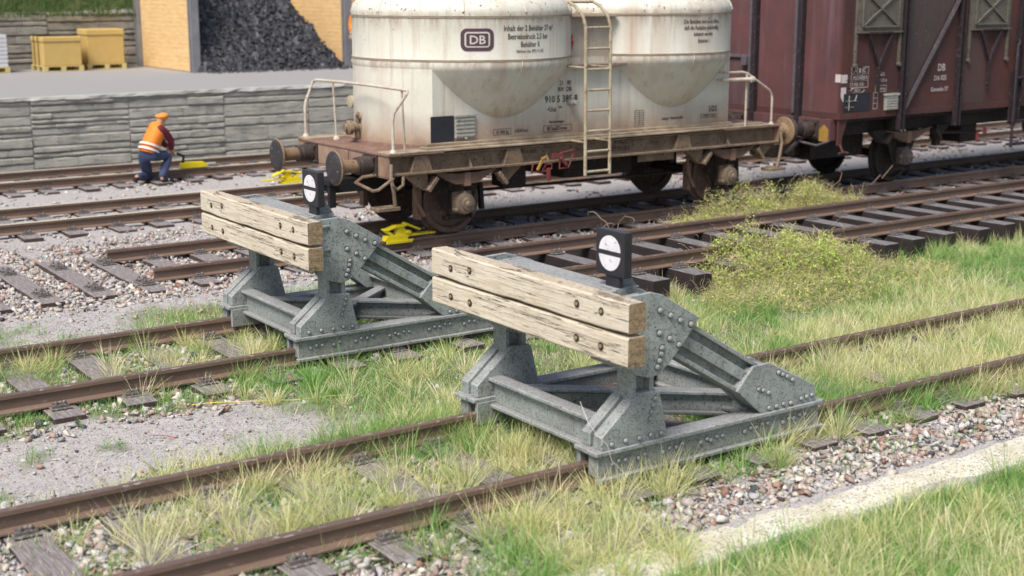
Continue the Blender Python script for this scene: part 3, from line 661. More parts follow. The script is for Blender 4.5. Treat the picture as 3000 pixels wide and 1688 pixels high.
    for y in (15.72, 18.28):
        m = MB(); m.tube([(14.98, CY + (y - CY) * .83, 2.10), (15.04, y, 2.10), (15.35, y, 2.10), (15.46, y, 2.075), (15.56, y, 2.02), (15.95, y, 1.80), (16.0, y, 1.74), (16.02, y, 1.66), (16.02, y, 1.245)], .018, 8)
        m.tube([(15.45, y, 2.08), (15.45, y, 1.245)], .018, 8); m.lathe([(.045, 1.245), (.045, 1.262), (.025, 1.29)], (16.02, y, 0), 'z', 10)
        m.build('handrail', RAILM, w, smooth=True)
    m = MB(); m.tube([(14.98, 15.78, 1.985), (15.48, 15.66, 1.985)], .032, 10); m.lathe([(.05, -.03), (.05, .03)], (15.50, 15.66, 1.985), 'x', 10); m.tube([(15.0, 15.9, 1.985), (15.0, 15.75, 1.985)], .02, 8); m.build('grab_bar', RAILM, w, smooth=True)
    # buffers, coupling, couplings hooks ---------------------------------------
    for y in (CY - .86, CY + .86): buffer(w, 9.0, y, 1.07, -1)
    for y in (CY - .86, CY + .86): buffer(w, 16.2, y, 1.07, 1)
    m = MB(); m.box(8.62, 8.72, CY - .35, CY - .28, .45, .83); m.box(8.72, 9.6, CY - .30, CY + .1, .64, .83); m.box(8.60, 8.74, CY - .40, CY + .22, .76, .83); m.box(8.60, 8.68, CY + .12, CY + .22, .52, .8)
    m.build('coupler', BLK, w, .01)
    m = MB(); m.tube([(8.98, 16.0, .95), (8.80, 16.05, .93), (8.72, 16.1, .86), (8.72, 15.62, .80), (8.76, 15.55, .82), (8.98, 15.55, .95)], .022, 8)
    m.tube([(9.0, 15.66, .95), (9.02, 15.62, .84), (9.08, 15.62, .79), (9.18, 15.64, .84), (9.2, 15.66, .95)], .022, 8); m.build('shunter_grip', FRAME, w, smooth=True)
    for X, s in ((9.02, 1), (16.18, -1)):
        m = MB(); yy = 15.66 if s > 0 else 15.66
        m.tube([(X, yy, 1.12), (X - s * .02, yy - .02, .95), (X + s * .02, yy - .02, .75), (X + s * .05, yy, .57)], .026, 8); m.box(X - .24, X + .10, yy - .05, yy + .17, .515, .56); m.build('step', FRAME, w, .004)
    # wheels and springs --------------------------------------
    for X in (10.27, 15.25):
        for sg, y in ((-1, Twn), (1, Twf)):
            wheel(w, X, y, sg); spring(w, X, y + sg * .43, .885, 1.08); axlebox(w, X, y + sg * .30, sg, FRAME2); horn_guide(w, X, y + sg * .20, sg, UNDER, 0)
            hanger(w, X - .66, CY + sg * 1.06, .955, 1, sg, FRAME); hanger(w, X + .66, CY + sg * 1.06, .955, -1, sg, FRAME)
            m = MB(); m.tube([(X - .62, y + sg * .1, .95), (X - .60, y + sg * .1, .55), (X - .46, y + sg * .1, .30)], .03, 6); m.box(X - .56, X - .48, y - .06, y + .06, .25, .68); m.build('brake_shoe', LEAF, w, .004)
            m = MB(); m.bar((X + .52, y, .68), (X + .55, y, .30), .08, .06); m.build('brake_shoe', UNDER, w, .004)
        m = MB(); m.lathe([(.07, -.75), (.07, .75)], (X, CY, .475), 'y', 12); m.build('axle', UNDER, w, smooth=True)
    m = MB(); m.box(9.3, 15.9, CY - .35, CY - .25, .8, .98); m.box(9.3, 15.9, CY + .25, CY + .35, .8, .98); m.box(11.1, 11.5, CY - .9, CY - .6, .6, .95); m.box(9.05, 16.1, CY - 1.1, CY + 1.1, .985, 1.2)
    m.box(12.3, 13.6, CY - .75, CY + .4, .62, .96); m.lathe([(.2, -.6), (.2, .6)], (13.9, CY, .72), 'x', 16); m.tube([(10.4, CY - .6, .55), (15.0, CY - .6, .52)], .025, 6)
    m.build('underframe', UNDER, w, .01)
    m = MB(); m.box(13.35, 14.05, CY - 1.2, CY - 1.17, .83, .955); m.build('data_plate', FRAME, w)
    # brake levers
    m = MB(); y = 15.62
    m.tube([(11.28, y, .98), (11.25, y, .86), (11.42, y, .84), (11.5, y, .95), (11.6, y, .95), (11.6, y, .88), (11.45, y, .85)], .014, 6); m.bar((11.52, y - .03, .90), (11.53, y - .03, .72), .035, .05)
    m.tube([(11.75, y, 1.09), (11.98, y, 1.12), (11.98, y, 1.05), (11.9, y, .88), (11.74, y, .87), (11.75, y, 1.09)], .014, 6); m.bar((11.62, y, 1.06), (11.80, y, 1.05), .04, .07); m.bar((11.74, y - .03, 1.03), (11.84, y - .03, .92), .045, .04)
    m.build('brake_lever', REDP, w, .002)
    m = MB(); m.bar((11.34, y - .02, .88), (11.44, y - .02, 1.05), .03, .03); m.bar((11.40, y - .03, 1.03), (11.48, y - .03, 1.06), .03, .03); m.build('change_lever', YDUST, w, .002)
    # end valve on curved end, and side valve
    m = MB(); vx, vy = X1 - R_ * math.cos(.2), 17.28
    m.lathe([(.12, 0), (.12, -.03), (.07, -.05), (.07, -.15), (.10, -.16), (.10, -.22), (.05, -.24), (.05, -.27)], (vx + .02, vy, 1.46), 'x', 20); m.tube([(vx - .05, vy - .02, 1.46), (vx - .06, vy - .04, 1.62), (vx - .08, vy - .10, 1.66)], .03, 8); m.tube([(vx - .05, vy, 1.46), (vx - .05, vy - .02, 1.30)], .04, 8); m.box(vx - .19, vx - .17, vy - .16, vy + .16, 1.44, 1.48)
    m.build('discharge_valve', FRAME, w, .003, smooth=True)
    m = MB(); m.lathe([(.05, 0), (.05, -.10), (.035, -.11), (.035, -.2)], (12.15, 15.94, 1.77), 'y', 14); m.build('side_valve', SILV, w, .003, smooth=True)
    m = MB(); m.lathe([(.09, 0), (.09, -.05), (.02, -.06)], (X1 - R_ - .01 + .35, 18.05, 1.75), 'x', 14); m.build('end_lamp_bracket', LADM, w, smooth=True)
    # boards and lettering ------------------------------------
    ys = CY - YS - .004
    m = MB(); m.box(9.80, 10.17, ys - .006, ys + .002, 1.325, 1.68); m.build('black_board', PANEL, w)
    m = MB(); m.box(10.18, 10.50, ys - .035, ys, 1.37, 1.66)
    for r_ in range(5): m.box(10.19, 10.49, ys - .045, ys - .035, 1.39 + r_ * .054, 1.415 + r_ * .054)
    m.box(10.17, 10.51, ys - .05, ys, 1.655, 1.685); m.lathe([(.018, 0), (.018, -.03)], (10.34, ys - .03, 1.365), 'y', 8); m.build('card_holder', SILV, w, .003)
    P1 = lambda deg, z: on_cyl(X1, CY, R_ + .004, deg, z); P2 = lambda deg, z: on_cyl(X2, CY, R_ + .004, deg, z)
    glyphs([('Inhalt der 2 Behälter 27 m³', 1)], INK, 'lettering', w, P1(3.6, 2.815), .075, .60)
    glyphs([('Betriebsdruck 2,5 bar', 1)], INK, 'lettering', w, P1(2.6, 2.705), .075, .60)
    glyphs([('Behälter II', 1)], INK, 'lettering', w, P1(3.2, 2.60), .075, .60)
    glyphs([('Nächste Unt. EPD X 5.83', 1)], INK, 'lettering', w, P1(3.3, 2.525), .042, .62)
    glyphs([('Die Behälter sind so zu füllen,', 1)], INK, 'lettering', w, P2(4.4, 2.865), .062, .58)
    glyphs([('daß die Radsätze gleichmäßig', 1)], INK, 'lettering', w, P2(4.4, 2.775), .062, .58)
    glyphs([('belastet werden', 1)], INK, 'lettering', w, P2(4.8, 2.685), .062, .58)
    glyphs([('Behälter I', 1)], INK, 'lettering', w, P2(5.0, 2.585), .062, .58)
    # round cornered emblem
    def rr(wd, h, r_, off, mat, name, k=8):      # rounded plate bent to the tank, built in upright strips
        us = sorted(set([-wd / 2 + r_ * (1 - math.cos(R(90 * i / k))) for i in range(k + 1)] + [wd / 2 - r_ * (1 - math.cos(R(90 * i / k))) for i in range(k + 1)] + [-wd / 2 + r_ + (wd - 2 * r_) * i / 10 for i in range(11)]))
        hh = []
        for u in us:
            d = max(0, abs(u) - (wd / 2 - r_)); hh.append(h / 2 - r_ + math.sqrt(max(0, r_ * r_ - d * d)))
        pf = on_cyl(X1, CY, R_ + off, -25.4, 2.705); vs = []
        for u, z in zip(us, hh): vs += [pf(u, -z), pf(u, z)]
        mb = MB(); mb.add(vs, [(2 * i, 2 * i + 2, 2 * i + 3, 2 * i + 1) for i in range(len(us) - 1)]); return mb.build(name, mat, w)
    em = rr(.45, .295, .085, .007, LOGO, 'emblem'); rr(.345, .205, .045, .010, LIGHTP, 'emblem_field'); rr(.30, .165, .02, .013, LOGO, 'emblem_plate')
    glyphs([('DB', 1)], LIGHTP, 'emblem_letters', w, on_cyl(X1, CY, R_ + .017, -25.4, 2.705 - .056), .115, .86)
    S = lambda x, z: on_side(x, z, ys - .003)
    glyphs([('21   80', 1)], INK, 'lettering', w, S(12.07, 2.02), .068, .62); glyphs([('RIV  DB', 1)], INK, 'lettering', w, S(12.06, 1.93), .068, .62)
    glyphs([('910 5 385-8', 1)], INK, 'lettering', w, S(12.0, 1.78), .098, .70); glyphs([('•Ucs', 1)], INK, 'lettering', w, S(11.83, 1.65), .072, .66); glyphs([('908', 1)], INK, 'lettering', w, S(11.98, 1.69), .034, .62)
    glyphs([('Heimatwagen', 1)], INK, 'lettering', w, S(11.92, 1.485), .045, .62); glyphs([('Bf Saal/Donau', 1)], INK, 'lettering', w, S(11.93, 1.385), .055, .66)
    glyphs([('10 900 kg', 1)], INK, 'lettering', w, S(10.97, 1.385), .052, .62); glyphs([('(-8,54 m-)', 1)], INK, 'lettering', w, S(11.30, 1.39), .052, .62)
    glyphs([('Ladegut: Natriumsulfat', 1)], INK, 'lettering', w, S(14.12, 1.42), .045, .60)
    glyphs([('4 REV PPY 1.11.4.88', 1)], INK, 'lettering', w, S(14.87, 1.42), .03, .56)
    frame_rects([(11.68, 12.19, 1.36, 1.455, 0), (10.82, 11.12, 1.37, 1.455, 0), (14.70, 15.04, 1.405, 1.46, 0)] + [(13.37, 13.55, 1.34, 1.585, 8)] + [(14.87, 14.955, 1.50, 1.585, 0), (14.95, 15.035, 1.50, 1.585, 0)], on_side(0, 0, ys - .003), INK, 'marking_frame', w, .006)
    mb = MB()
    for a, b, c, d in ((14.87, 1.50, 14.955, 1.585), (14.955, 1.50, 14.87, 1.585), (14.95, 1.50, 15.035, 1.585), (15.035, 1.50, 14.95, 1.585)): mb.bar((a, ys - .003, b), (c, ys - .003, d), .003, .005, (0, 1, 0))
    mb.build('cross_marking', INK, w)
    mb = MB(); z0 = 2.52; mb.prism([(12.19, z0 + .20), (12.22, z0 + .20), (12.20, z0 + .11), (12.235, z0 + .12), (12.20, z0), (12.195, z0 + .09), (12.165, z0 + .08)], 15.955, 15.963); mb.build('lightning_mark', INKR, w)
    yb = CY - 1.20 - .004
    glyphs([('21 80   910 5 385-8', 1)], INK, 'lettering', w, on_side(11.25, 1.10, yb), .05, .62)
    glyphs([('A  B  C', 1)], INK, 'lettering', w, on_side(13.0, 1.13, yb), .06, .9); glyphs([('20,5t 24,5t 28,5t', 1)], INK, 'lettering', w, on_side(13.0, 1.05, yb), .05, .6); glyphs([('+5,1 m+', 1)], INK, 'lettering', w, on_side(13.65, 1.09, yb), .045, .62)
    frame_rects([(12.78, 13.22, 1.03, 1.19, 0)], on_side(0, 0, yb - .001), INK, 'marking_frame', w, .006)
    return w
DECKC = dirty('dusty cream board', lin(.47, .40, .29), lin(.22, .155, .105), lin(.12, .08, .06), 4, .64, 80, .7, .004)
HEADM = dirty('rust stained headstock', lin(.42, .30, .215), lin(.21, .125, .09), lin(.09, .06, .05), 2.5, .67, 80, .75, .004, streak=lin(.20, .115, .085))
SEAM = dirty('grimy seam', lin(.44, .38, .29), lin(.28, .21, .15), None, 3, .6, 50, .7, .004)
SEAM2 = dirty('grimy ledge', lin(.36, .29, .23), lin(.2, .13, .105), lin(.08, .05, .04), 3, .6, 50, .7, .004)
HOUS = dirty('rust stained cream housing', lin(.50, .46, .38), lin(.34, .26, .21), lin(.14, .1, .08), 2.5, .68, 50, .7, .003, streak=lin(.27, .19, .155))
LADM = dirty('chipped cream ladder', lin(.50, .46, .34), lin(.36, .28, .19), lin(.15, .09, .06), 5, .61, 70, .6, .003)
RAILM = dirty('chipped cream rail', lin(.64, .60, .52), lin(.45, .36, .28), lin(.26, .15, .11), 5, .62, 60, .55, .003)
FRAME2 = dirty('dusty axle box', lin(.26, .205, .14), lin(.14, .10, .075), lin(.12, .09, .07), 5, .68, 60, .7, .004)
silo_wagon()

# ------------------------------------------------------------------ red brown goods van
VBRACE = dirty('dark grey brace', lin(.075, .068, .078), lin(.05, .045, .052), lin(.14, .12, .12), 4, .62, 50, .6, .003)
def goods_van():
    v = empty('goods_van', (0, 0, 0), label='red brown covered goods van with grey roller hatches behind the silo wagon', cat='railway wagon')
    YN, YF, XE, XR = 15.6, 18.4, 17.48, 28.0
    m = MB(); m.box(XE, XR, YN, YF, 1.27, 3.9); m.build('body_side', VAN, v)
    m = MB(); m.box(XE - .012, XE - .001, YN + .01, YF - .01, 1.27, 3.9); m.build('end_wall', VANE, v)
    m = MB(); m.prism([(18.98, 1.37), (20.38, 3.35), (20.38, 3.9), (18.98, 3.9)], YN - .006, YN + .01); m.build('dark_panel', VDARK, v)
    m = MB(); m.box(20.5, 21.2, YN - .004, YN + .01, 1.37, 2.6); m.build('side_panel', VPAN2, v)
    m = MB(); m.box(XE - .02, XR, YN - .014, YF + .01, 1.25, 1.36)
    for k in range(16): m.rivet(17.6 + k * .27, YN - .014, 1.31, .013, 'y', -1)
    m.build('sill', VAN, v, .003)
    m = MB(); m.box(XE - .02, XE + .05, YN - .012, YN + .05, 1.36, 3.9); m.box(XE - .02, XE + .14, YN - .010, YN - .0, 1.36, 3.9)
    for k in range(10): m.rivet(XE + .10, YN - .01, 1.45 + k * .22, .013, 'y', -1)
    m.build('corner_post', VAN, v, .003)
    # end wall posts (dark deep channels) and edge post
    for y in (17.55, 16.48):
        m = MB(); m.box(XE - .11, XE - .012, y - .055, y + .055, .92, 3.9); m.build('end_post', VPOST, v, .006)
        m = MB(); m.box(XE - .06, XE - .012, y + .055, y + .16, 1.3, 3.9); m.build('post_flange', VTRIM, v, .003)
    m = MB(); m.bar((XE - .03, 18.3, 2.2), (XE - .03, 17.62, 2.2), .05, .05); m.box(XE - .1, XE - .01, 17.72, 17.85, 2.05, 2.2); m.build('door_latch', VTRIM, v, .004)
    # headstock
    m = MB(); m.box(XE - .09, XE + .05, YN + .12, YF - .1, .90, 1.25); m.build('headstock', VANE, v, .004)
    m = MB(); m.prism([(XE + .0, 1.25), (XE + .22, 1.25), (XE + .10, .95), (XE + .10, .82), (XE + .0, .82)], YN + .02, YN + .06); m.tube([(XE + .05, YN + .02, .84), (XE + .05, YN - .05, .72), (XE - .06, YN - .06, .70)], .022, 8); m.tube([(XE + .05, YN - .05, .72), (XE + .17, YN - .06, .70)], .022, 8); m.build('rope_hook', VAN, v, .004)
    m = MB(); m.prism([(16.0 - .25, .88), (16.0 - .05, .88), (16.0 - .05, 1.08), (16.0 - .15, 1.16), (16.0 - .25, 1.08)], XE - .098, XE - .092, 'x'); m.build('yellow_mark', YDUST, v)
    for y in (16.14, 17.86): buffer(v, XE - .09, y, 1.07, -1, BDARK, VPOST)
    m = MB(); m.tube([(XE - .1, 16.25, .92), (XE - .36, 16.2, .88), (XE - .36, 15.75, .84), (XE - .1, 15.72, .90)], .02, 8); m.build('shunter_grip', VTRIM, v, smooth=True)
    # side posts and diagonal
    for X in (18.93, 20.42, 22.1, 24.0, 26.0):
        m = MB(); m.box(X - .06, X - .02, YN - .09, YN, 1.0 if X < 22 else .9, 3.9); m.box(X - .02, X + .07, YN - .03, YN, 1.0, 3.9); m.box(X + .05, X + .075, YN - .09, YN - .03, 1.0, 3.9); m.build('side_post', VPOST, v, .005)
    m = MB(); m.bar((19.03, YN - .045, 1.36), (20.40, YN - .045, 3.3), .07, .03, (0, 1, 0)); m.bar((19.03, YN - .03, 1.36), (20.40, YN - .03, 3.3), .03, .10, (0, 1, 0)); m.build('diagonal_brace', VBRACE, v, .004)
    # roller hatches
    for x0, x1 in ((17.78, 18.80), (20.70, 21.72)):
        z0 = 2.68; h = MB(); h.box(x0, x1, YN - .05, YN, z0, 3.5); hh = h.build('hatch', HATCH, v, .006)
        m = MB(); y = YN - .065
        a, b, c, d = x0 + .07, x1 - .07, z0 + .07, z0 + .65
        m.bar((a, y, c), (b, y, d), .03, .035, (0, 1, 0)); m.bar((a, y + .001, d), (b, y + .001, c), .03, .035, (0, 1, 0))
        for p, q in (((a, c), (b, c)), ((a, d), (b, d)), ((a, c), (a, d)), ((b, c), (b, d))): m.bar((p[0], y, p[1]), (q[0], y, q[1]), .03, .035, (0, 1, 0))
        m.build('hatch_frame', HATCH, hh, .003)
        m = MB(); m.box(x0 - .05, x1 + .05, YN - .07, YN - .001, z0 - .035, z0 - .002)
        for X in (x0 - .03, x1 + .03):
            m.box(X - .025, X + .025, YN - .04, YN, 2.12 if X > x0 + .2 else 2.10, 3.6)
            for k in range(7): m.rivet(X, YN - .04, 2.2 + k * .13, .013, 'y', -1)
            m.lathe([(.04, 0), (.04, -.06)], (X, YN, 2.12), 'y', 8)
        m.build('hatch_guide', HATCH, v, .004)
        cxm = (x0 + x1) / 2
        m = MB(); m.bar((x0 + .22, YN - .07, z0 - .03), (cxm, YN - .06, 2.10), .035, .045, (0, 1, 0)); m.bar((x1 - .22, YN - .07, z0 - .03), (cxm, YN - .06, 2.10), .035, .045, (0, 1, 0)); m.bar((cxm, YN - .06, 2.12), (cxm + .01, YN - .06, 1.68), .04, .055, (0, 1, 0)); m.bar((x0 + .22, YN - .08, z0 - .03), (x1 - .22, YN - .08, z0 - .03), .03, .04, (0, 1, 0)); m.build('hatch_stay', VPOST, v, .004)
    # boards and lettering
    m = MB(); m.box(17.53, 18.18, YN - .016, YN - .011, 1.37, 1.67); m.build('black_board', PANEL, v)
    m = MB(); y = YN - .02
    for p, q in (((17.66, 1.40), (17.66, 1.64)), ((17.57, 1.55), (17.86, 1.55)), ((17.57, 1.45), (17.78, 1.45)), ((17.80, 1.55), (17.84, 1.64))): m.bar((p[0], y, p[1]), (q[0], y, q[1]), .003, .012, (0, 1, 0))
    m.build('board_marking', INKW, v)
    m = MB(); m.box(18.54, 18.85, YN - .05, YN, 1.36, 1.60); m.box(18.52, 18.87, YN - .07, YN, 1.60, 1.635)
    for k in range(5): m.box(18.55, 18.84, YN - .06, YN - .05, 1.375 + k * .046, 1.40 + k * .046)
    m.build('card_holder', SILV, v, .003)
    s = YN - .004; S = lambda x, z: on_side(x, z, s)
    m = MB(); m.box(XE - .021, XE - .0205, YN + .0, YN + .12, 1.86, 1.99); m.box(XE - .02, XE + .12, YN - .0145, YN - .0125, 1.85, 1.985); m.prism([(XE - .02, 1.78), (XE + .10, 1.78), (XE + .10, 1.62), (XE + .04, 1.54), (XE - .02, 1.62)], YN - .0145, YN - .0125); m.build('white_marks', INKW, v)
    frame_rects([(17.70, 18.12, 1.98, 2.10, 0), (17.70, 18.12, 1.87, 1.99, 0), (17.62, 18.12, 1.76, 1.88, 0), (17.62, 17.70, 1.76, 1.88, 0), (17.84, 17.98, 1.87, 2.10, 0), (18.30, 18.58, 1.67, 1.78, 0)] + [(18.27, 18.38, 1.39 + .09 * k, 1.485 + .09 * k, 0) for k in range(3)] + [(18.33, 18.53, 1.94, 1.95, 1)], on_side(0, 0, s), INKW, 'marking_frame', v, .008)
    glyphs([('A  B  C', 1)], INKW, 'lettering', v, S(17.91, 2.01), .07, .75); glyphs([('19,5t 23,5t 25,5t', 1)], INKW, 'lettering', v, S(17.92, 1.90), .06, .50); glyphs([('S 19,5t  23,5t', 1)], INKW, 'lettering', v, S(17.87, 1.79), .06, .50)
    glyphs([('30,8 m²', 1)], INKW, 'lettering', v, S(17.86, 1.70), .045, .62)
    mb = MB(); q = [(17.70, 1.72), (17.76, 1.76), (17.98, 1.76), (18.04, 1.72), (17.98, 1.68), (17.76, 1.68)]
    for i in range(6): a, b = q[i], q[(i + 1) % 6]; mb.bar((a[0], s, a[1]), (b[0], s, b[1]), .002, .008, (0, 1, 0))
    mb.build('load_symbol', INKW, v)
    glyphs([('11,2 m', 1)], INKW, 'lettering', v, S(18.44, 1.96), .05, .60); glyphs([('LüP 12,5 m', 1)], INKW, 'lettering', v, S(18.46, 1.84), .052, .60); glyphs([('12 600 kg', 1)], INKW, 'lettering', v, S(18.44, 1.70), .05, .60)
    yb = YN - .011
    glyphs([('DB', 1)], INKW, 'lettering', v, on_side(19.98, 1.97, yb), .125, .70); glyphs([('216 025', 1)], INKW, 'lettering', v, on_side(19.96, 1.81, yb), .085, .70); glyphs([('Gmmehs 57', 1)], INKW, 'lettering', v, on_side(19.96, 1.62, yb), .075, .72)
    # door rail and steps on the right
    m = MB(); m.tube([(21.95, YN - .12, .52), (21.95, YN - .12, 2.35), (22.0, YN - .12, 2.42), (22.05, YN - .05, 2.45)], .028, 8); m.tube([(22.5, YN - .12, .52), (22.5, YN - .12, 2.4)], .028, 8); m.box(21.93, 22.55, YN - .15, YN - .02, .55, .59); m.box(21.93, 22.55, YN - .15, YN - .02, .98, 1.01); m.tube([(21.95, YN - .12, 1.78), (23.4, YN - .12, 1.78)], .03, 8)
    m.tube([(22.15, YN - .1, 1.7), (22.2, YN - .14, 1.5), (22.15, YN - .1, 1.35)], .02, 6); m.build('door_steps', VPOST, v, smooth=True)
    m = MB(); m.box(21.95, 22.25, YN - .05, YN, .95, 1.9); m.build('door_post', VPOST, v, .004)
    # running gear
    for X in (19.55, 26.2):
        for sg, y in ((-1, Twn), (1, Twf)):
            wheel(v, X, y, sg, UNDER); spring(v, X, y + sg * .34, .90, 1.25, LEAF, 8); axlebox(v, X, y + sg * .24, sg, UNDERG); horn_guide(v, X, y + sg * .20, sg, UNDER, 0)
            hanger(v, X - .74, CYV + sg * 1.06, 1.0, 1, sg, UNDER); hanger(v, X + .74, CYV + sg * 1.06, 1.0, -1, sg, UNDER)
        m = MB(); m.lathe([(.07, -.75), (.07, .75)], (X, CYV, .475), 'y', 12); m.build('axle', UNDER, v, smooth=True)
    m = MB(); m.box(XE - .05, XR, YN + .3, YN + .4, .95, 1.27); m.box(XE, XR, YF - .4, YF - .3, .95, 1.27); m.box(XE, XR, YN + .05, YF - .05, 1.2, 1.27); m.box(XE + .2, 19.0, YN + .8, YF - .8, .5, .9)
    m.box(20.28, 20.42, YN + .25, YN + .35, .62, .95); m.box(21.3, 21.75, YN + .5, YN + 1.2, .6, .97); m.tube([(20.3, YN + .3, .86), (21.5, YN + .3, .80)], .03, 6); m.box(18.9, 19.05, YN + .1, YN + .25, 1.0, 1.3)
    m.tube([(XE + .02, YN + .9, .85), (XE - .3, YN + .9, .6)], .05, 8); m.box(XE - .4, XE + .6, CYV - .35, CYV + .25, .55, .85)
    m.build('underframe', UNDER, v, .01)
    m = MB(); m.tube([(21.25, YN + .1, .82), (21.25, YN + .1, .66)], .03, 6); m.tube([(21.45, YN + .1, .90), (21.47, YN + .1, .78)], .035, 6); m.build('brake_lever', REDP, v)
    return v
CYV = 17.0
VPAN2 = dirty('grimed brown van panel', lin(.12, .060, .052), lin(.075, .050, .046), lin(.13, .10, .09), 1.5, .68, 50, .7, .003, streak=lin(.06, .05, .05))
UNDERG = dirty('grey axle box', lin(.10, .085, .08), lin(.06, .05, .048), lin(.16, .13, .11), 5, .60, 50, .7, .004)
goods_van()

# ------------------------------------------------------------------ yellow derailer shoes
def shoe(loc, rz, label, small=0):
    t = empty('wheel_chock', loc, rz, label=label, cat='wheel chock', group='yellow wheel chocks'); L = 1.0
    m = MB(); m.prism([(-.02, 0), (.34, .0), (.36, .045), (.78, .05), (.80, .075), (.02, .085)], -.06, .06); m.prism([(.0, -.055), (.40, -.055), (.42, 0), (.0, .0)], -.085, -.05); m.prism([(.0, -.055), (.40, -.055), (.42, 0), (.0, .0)], .05, .085)
    m.build('sole', YELP, t, .006)
    m = MB(); m.prism([(.08, .08), (-.03, .19), (.0, .21), (.14, .09)], -.05, .05); m.prism([(-.02, .185), (.17, .25), (.33, .255), (.34, .225), (.18, .215), (.03, .165)], -.055, .055)
    m.prism([(.16, .08), (.20, .22), (.28, .24), (.38, .08)], -.03, .03); m.prism([(.31, .255), (.54, .13), (.56, .155), (.33, .285)], -.06, .06); m.tube([(.36, -.08, .12), (.36, .08, .12)], .035, 8)
    m.build('frame', YELP, t, .006); t.scale = (1, 1, .8); return t
shoe((9.22, Twn, .0), 0, 'yellow chock on the rail against the front wheel of the cream wagon')
shoe((11.45, 23.3, -.14), R(180), 'yellow chock lying on the gravel behind the buffer of the wagon')
t = empty('rail_saw', (9.9, 25.12, 0), 0, label='yellow tool with black handle on the rail beside the kneeling worker', cat='tool')
m = MB(); m.prism([(-.05, .005), (.42, .005), (.50, .05), (.40, .11), (.05, .13), (-.05, .10)], -.06, .06); m.build('housing', YELP, t, .01)
m = MB(); m.tube([(.48, 0, .06), (.66, 0, .055)], .025, 8); m.build('nozzle', SILV, t)
m = MB(); m.tube([(0, 0, .10), (.02, 0, .24), (-.1, .02, .30)], .028, 8); m.build('handle', BLK, t, smooth=True)

def rock_library(n=18):
    out = []; rg = np.random.default_rng(99)
    for i in range(n):
        p = rg.normal(0, 1, (8, 3)); p /= np.linalg.norm(p, axis=1)[:, None]; p *= rg.uniform(.8, 1.25, (8, 1))
        bm = bmesh.new(); vs = [bm.verts.new(q) for q in p]; bmesh.ops.convex_hull(bm, input=vs); bmesh.ops.delete(bm, geom=[v for v in bm.verts if not v.link_faces], context='VERTS'); bm.verts.index_update()
        out.append((np.array([v.co[:] for v in bm.verts]), np.array([[q.index for q in f.verts] for f in bm.faces if len(f.verts) == 3]))); bm.free()
    return out
ROCKS = rock_library()

# ------------------------------------------------------------------ platform, walls, store
def stone_wall(name, x0, x1, y, z0, z1, rows, mat, lab, sect=1.95, seed=1, depth=.35, cat='stone wall', smoothfrom=1e9):
    rr = random.Random(seed); t = empty(name, (x0, y, z0), label=lab, cat=cat); t.location = (0, 0, 0)
    m = MB(); m.box(x0, x1, y + .045, y + depth, z0 - .3, z1 - .02); m.build('backing', MORT, t)
    m = MB(); X = x0
    while X < x1:
        Xe = min(X + sect * rr.uniform(.92, 1.06), x1); z = z0 - .15; big = X > smoothfrom
        while z < z1 - .01:
            h = min((z1 - z0) / rows * rr.uniform(.6, 1.5) * (1.6 if big else 1), z1 - z); x = X + .012
            if h < .04: h = z1 - z
            while x < Xe - .02:
                l = rr.uniform(.25, 1.3) * (2 if big else 1); xe = min(x + l, Xe - .012)
                if xe - x < .12 or Xe - xe < .15: xe = Xe - .012
                n = max(2, int((xe - x) / .12)); g = .008; fy = y + rr.uniform(-.03, .018) * (.4 if big else 1); vs = []; fs = []
                for i in range(n + 1):
                    xx = x + (xe - x) * i / n; jb = rr.uniform(0, .014); jt = rr.uniform(0, .016); f2 = fy + rr.uniform(-.006, .006)
                    e = .012 if 0 < i < n else .03
                    vs += [(xx, y + .05, z + g + jb), (xx, f2 + e, z + g + jb), (xx, f2, z + g + .018 + jb), (xx, f2, z + h - g - .018 - jt), (xx, f2 + e, z + h - g - jt), (xx, y + .05, z + h - g - jt)]
                for i in range(n):
                    for k in range(5): fs.append((i * 6 + k, i * 6 + k + 1, (i + 1) * 6 + k + 1, (i + 1) * 6 + k))
                fs += [(0, 1, 2, 3, 4, 5), tuple(n * 6 + k for k in (5, 4, 3, 2, 1, 0))]
                m.add(vs, fs); x = xe + .006
            z += h
        X = Xe
    m.build('stones', mat, t)
    return t
stone_wall('platform_wall', 4, 46, 27.3, -.2, 1.25, 10, WALL, 'low grey layered slate wall carrying the platform behind the tracks', seed=3, smoothfrom=11.5)
m = MB(); m.box(-20, 90, 27.33, 60, -.5, 1.285); o = m.build('platform', PLAT); tag(o, kind='structure')
m = MB(); 
rr = random.Random(4); vs = []; 
for i in range(220):
    x = 4 + i * .19; vs += [(x, 27.25 + rr.uniform(0, .03), 1.25 + rr.uniform(-.02, .0)), (x, 27.28 + rr.uniform(-.02, .02), 1.30 + rr.uniform(-.012, .01)), (x, 27.50, 1.30), (x, 27.5, 1.2)]
m.add(vs, [(i * 4 + k, i * 4 + k + 1, i * 4 + 5 + k, i * 4 + 4 + k) for i in range(219) for k in range(3)]); o = m.build('platform_edge', plain('pale worn edge', lin(.50, .49, .46), .9, .7)); tag(o, 'pale worn edge along the top of the platform wall', 'kerb')
stone_wall('retaining_wall', 4, 40, 37.0, 1.285, 2.75, 9, WALLB, 'rough grey stone retaining wall below the grass bank behind the platform', sect=2.4, seed=8)
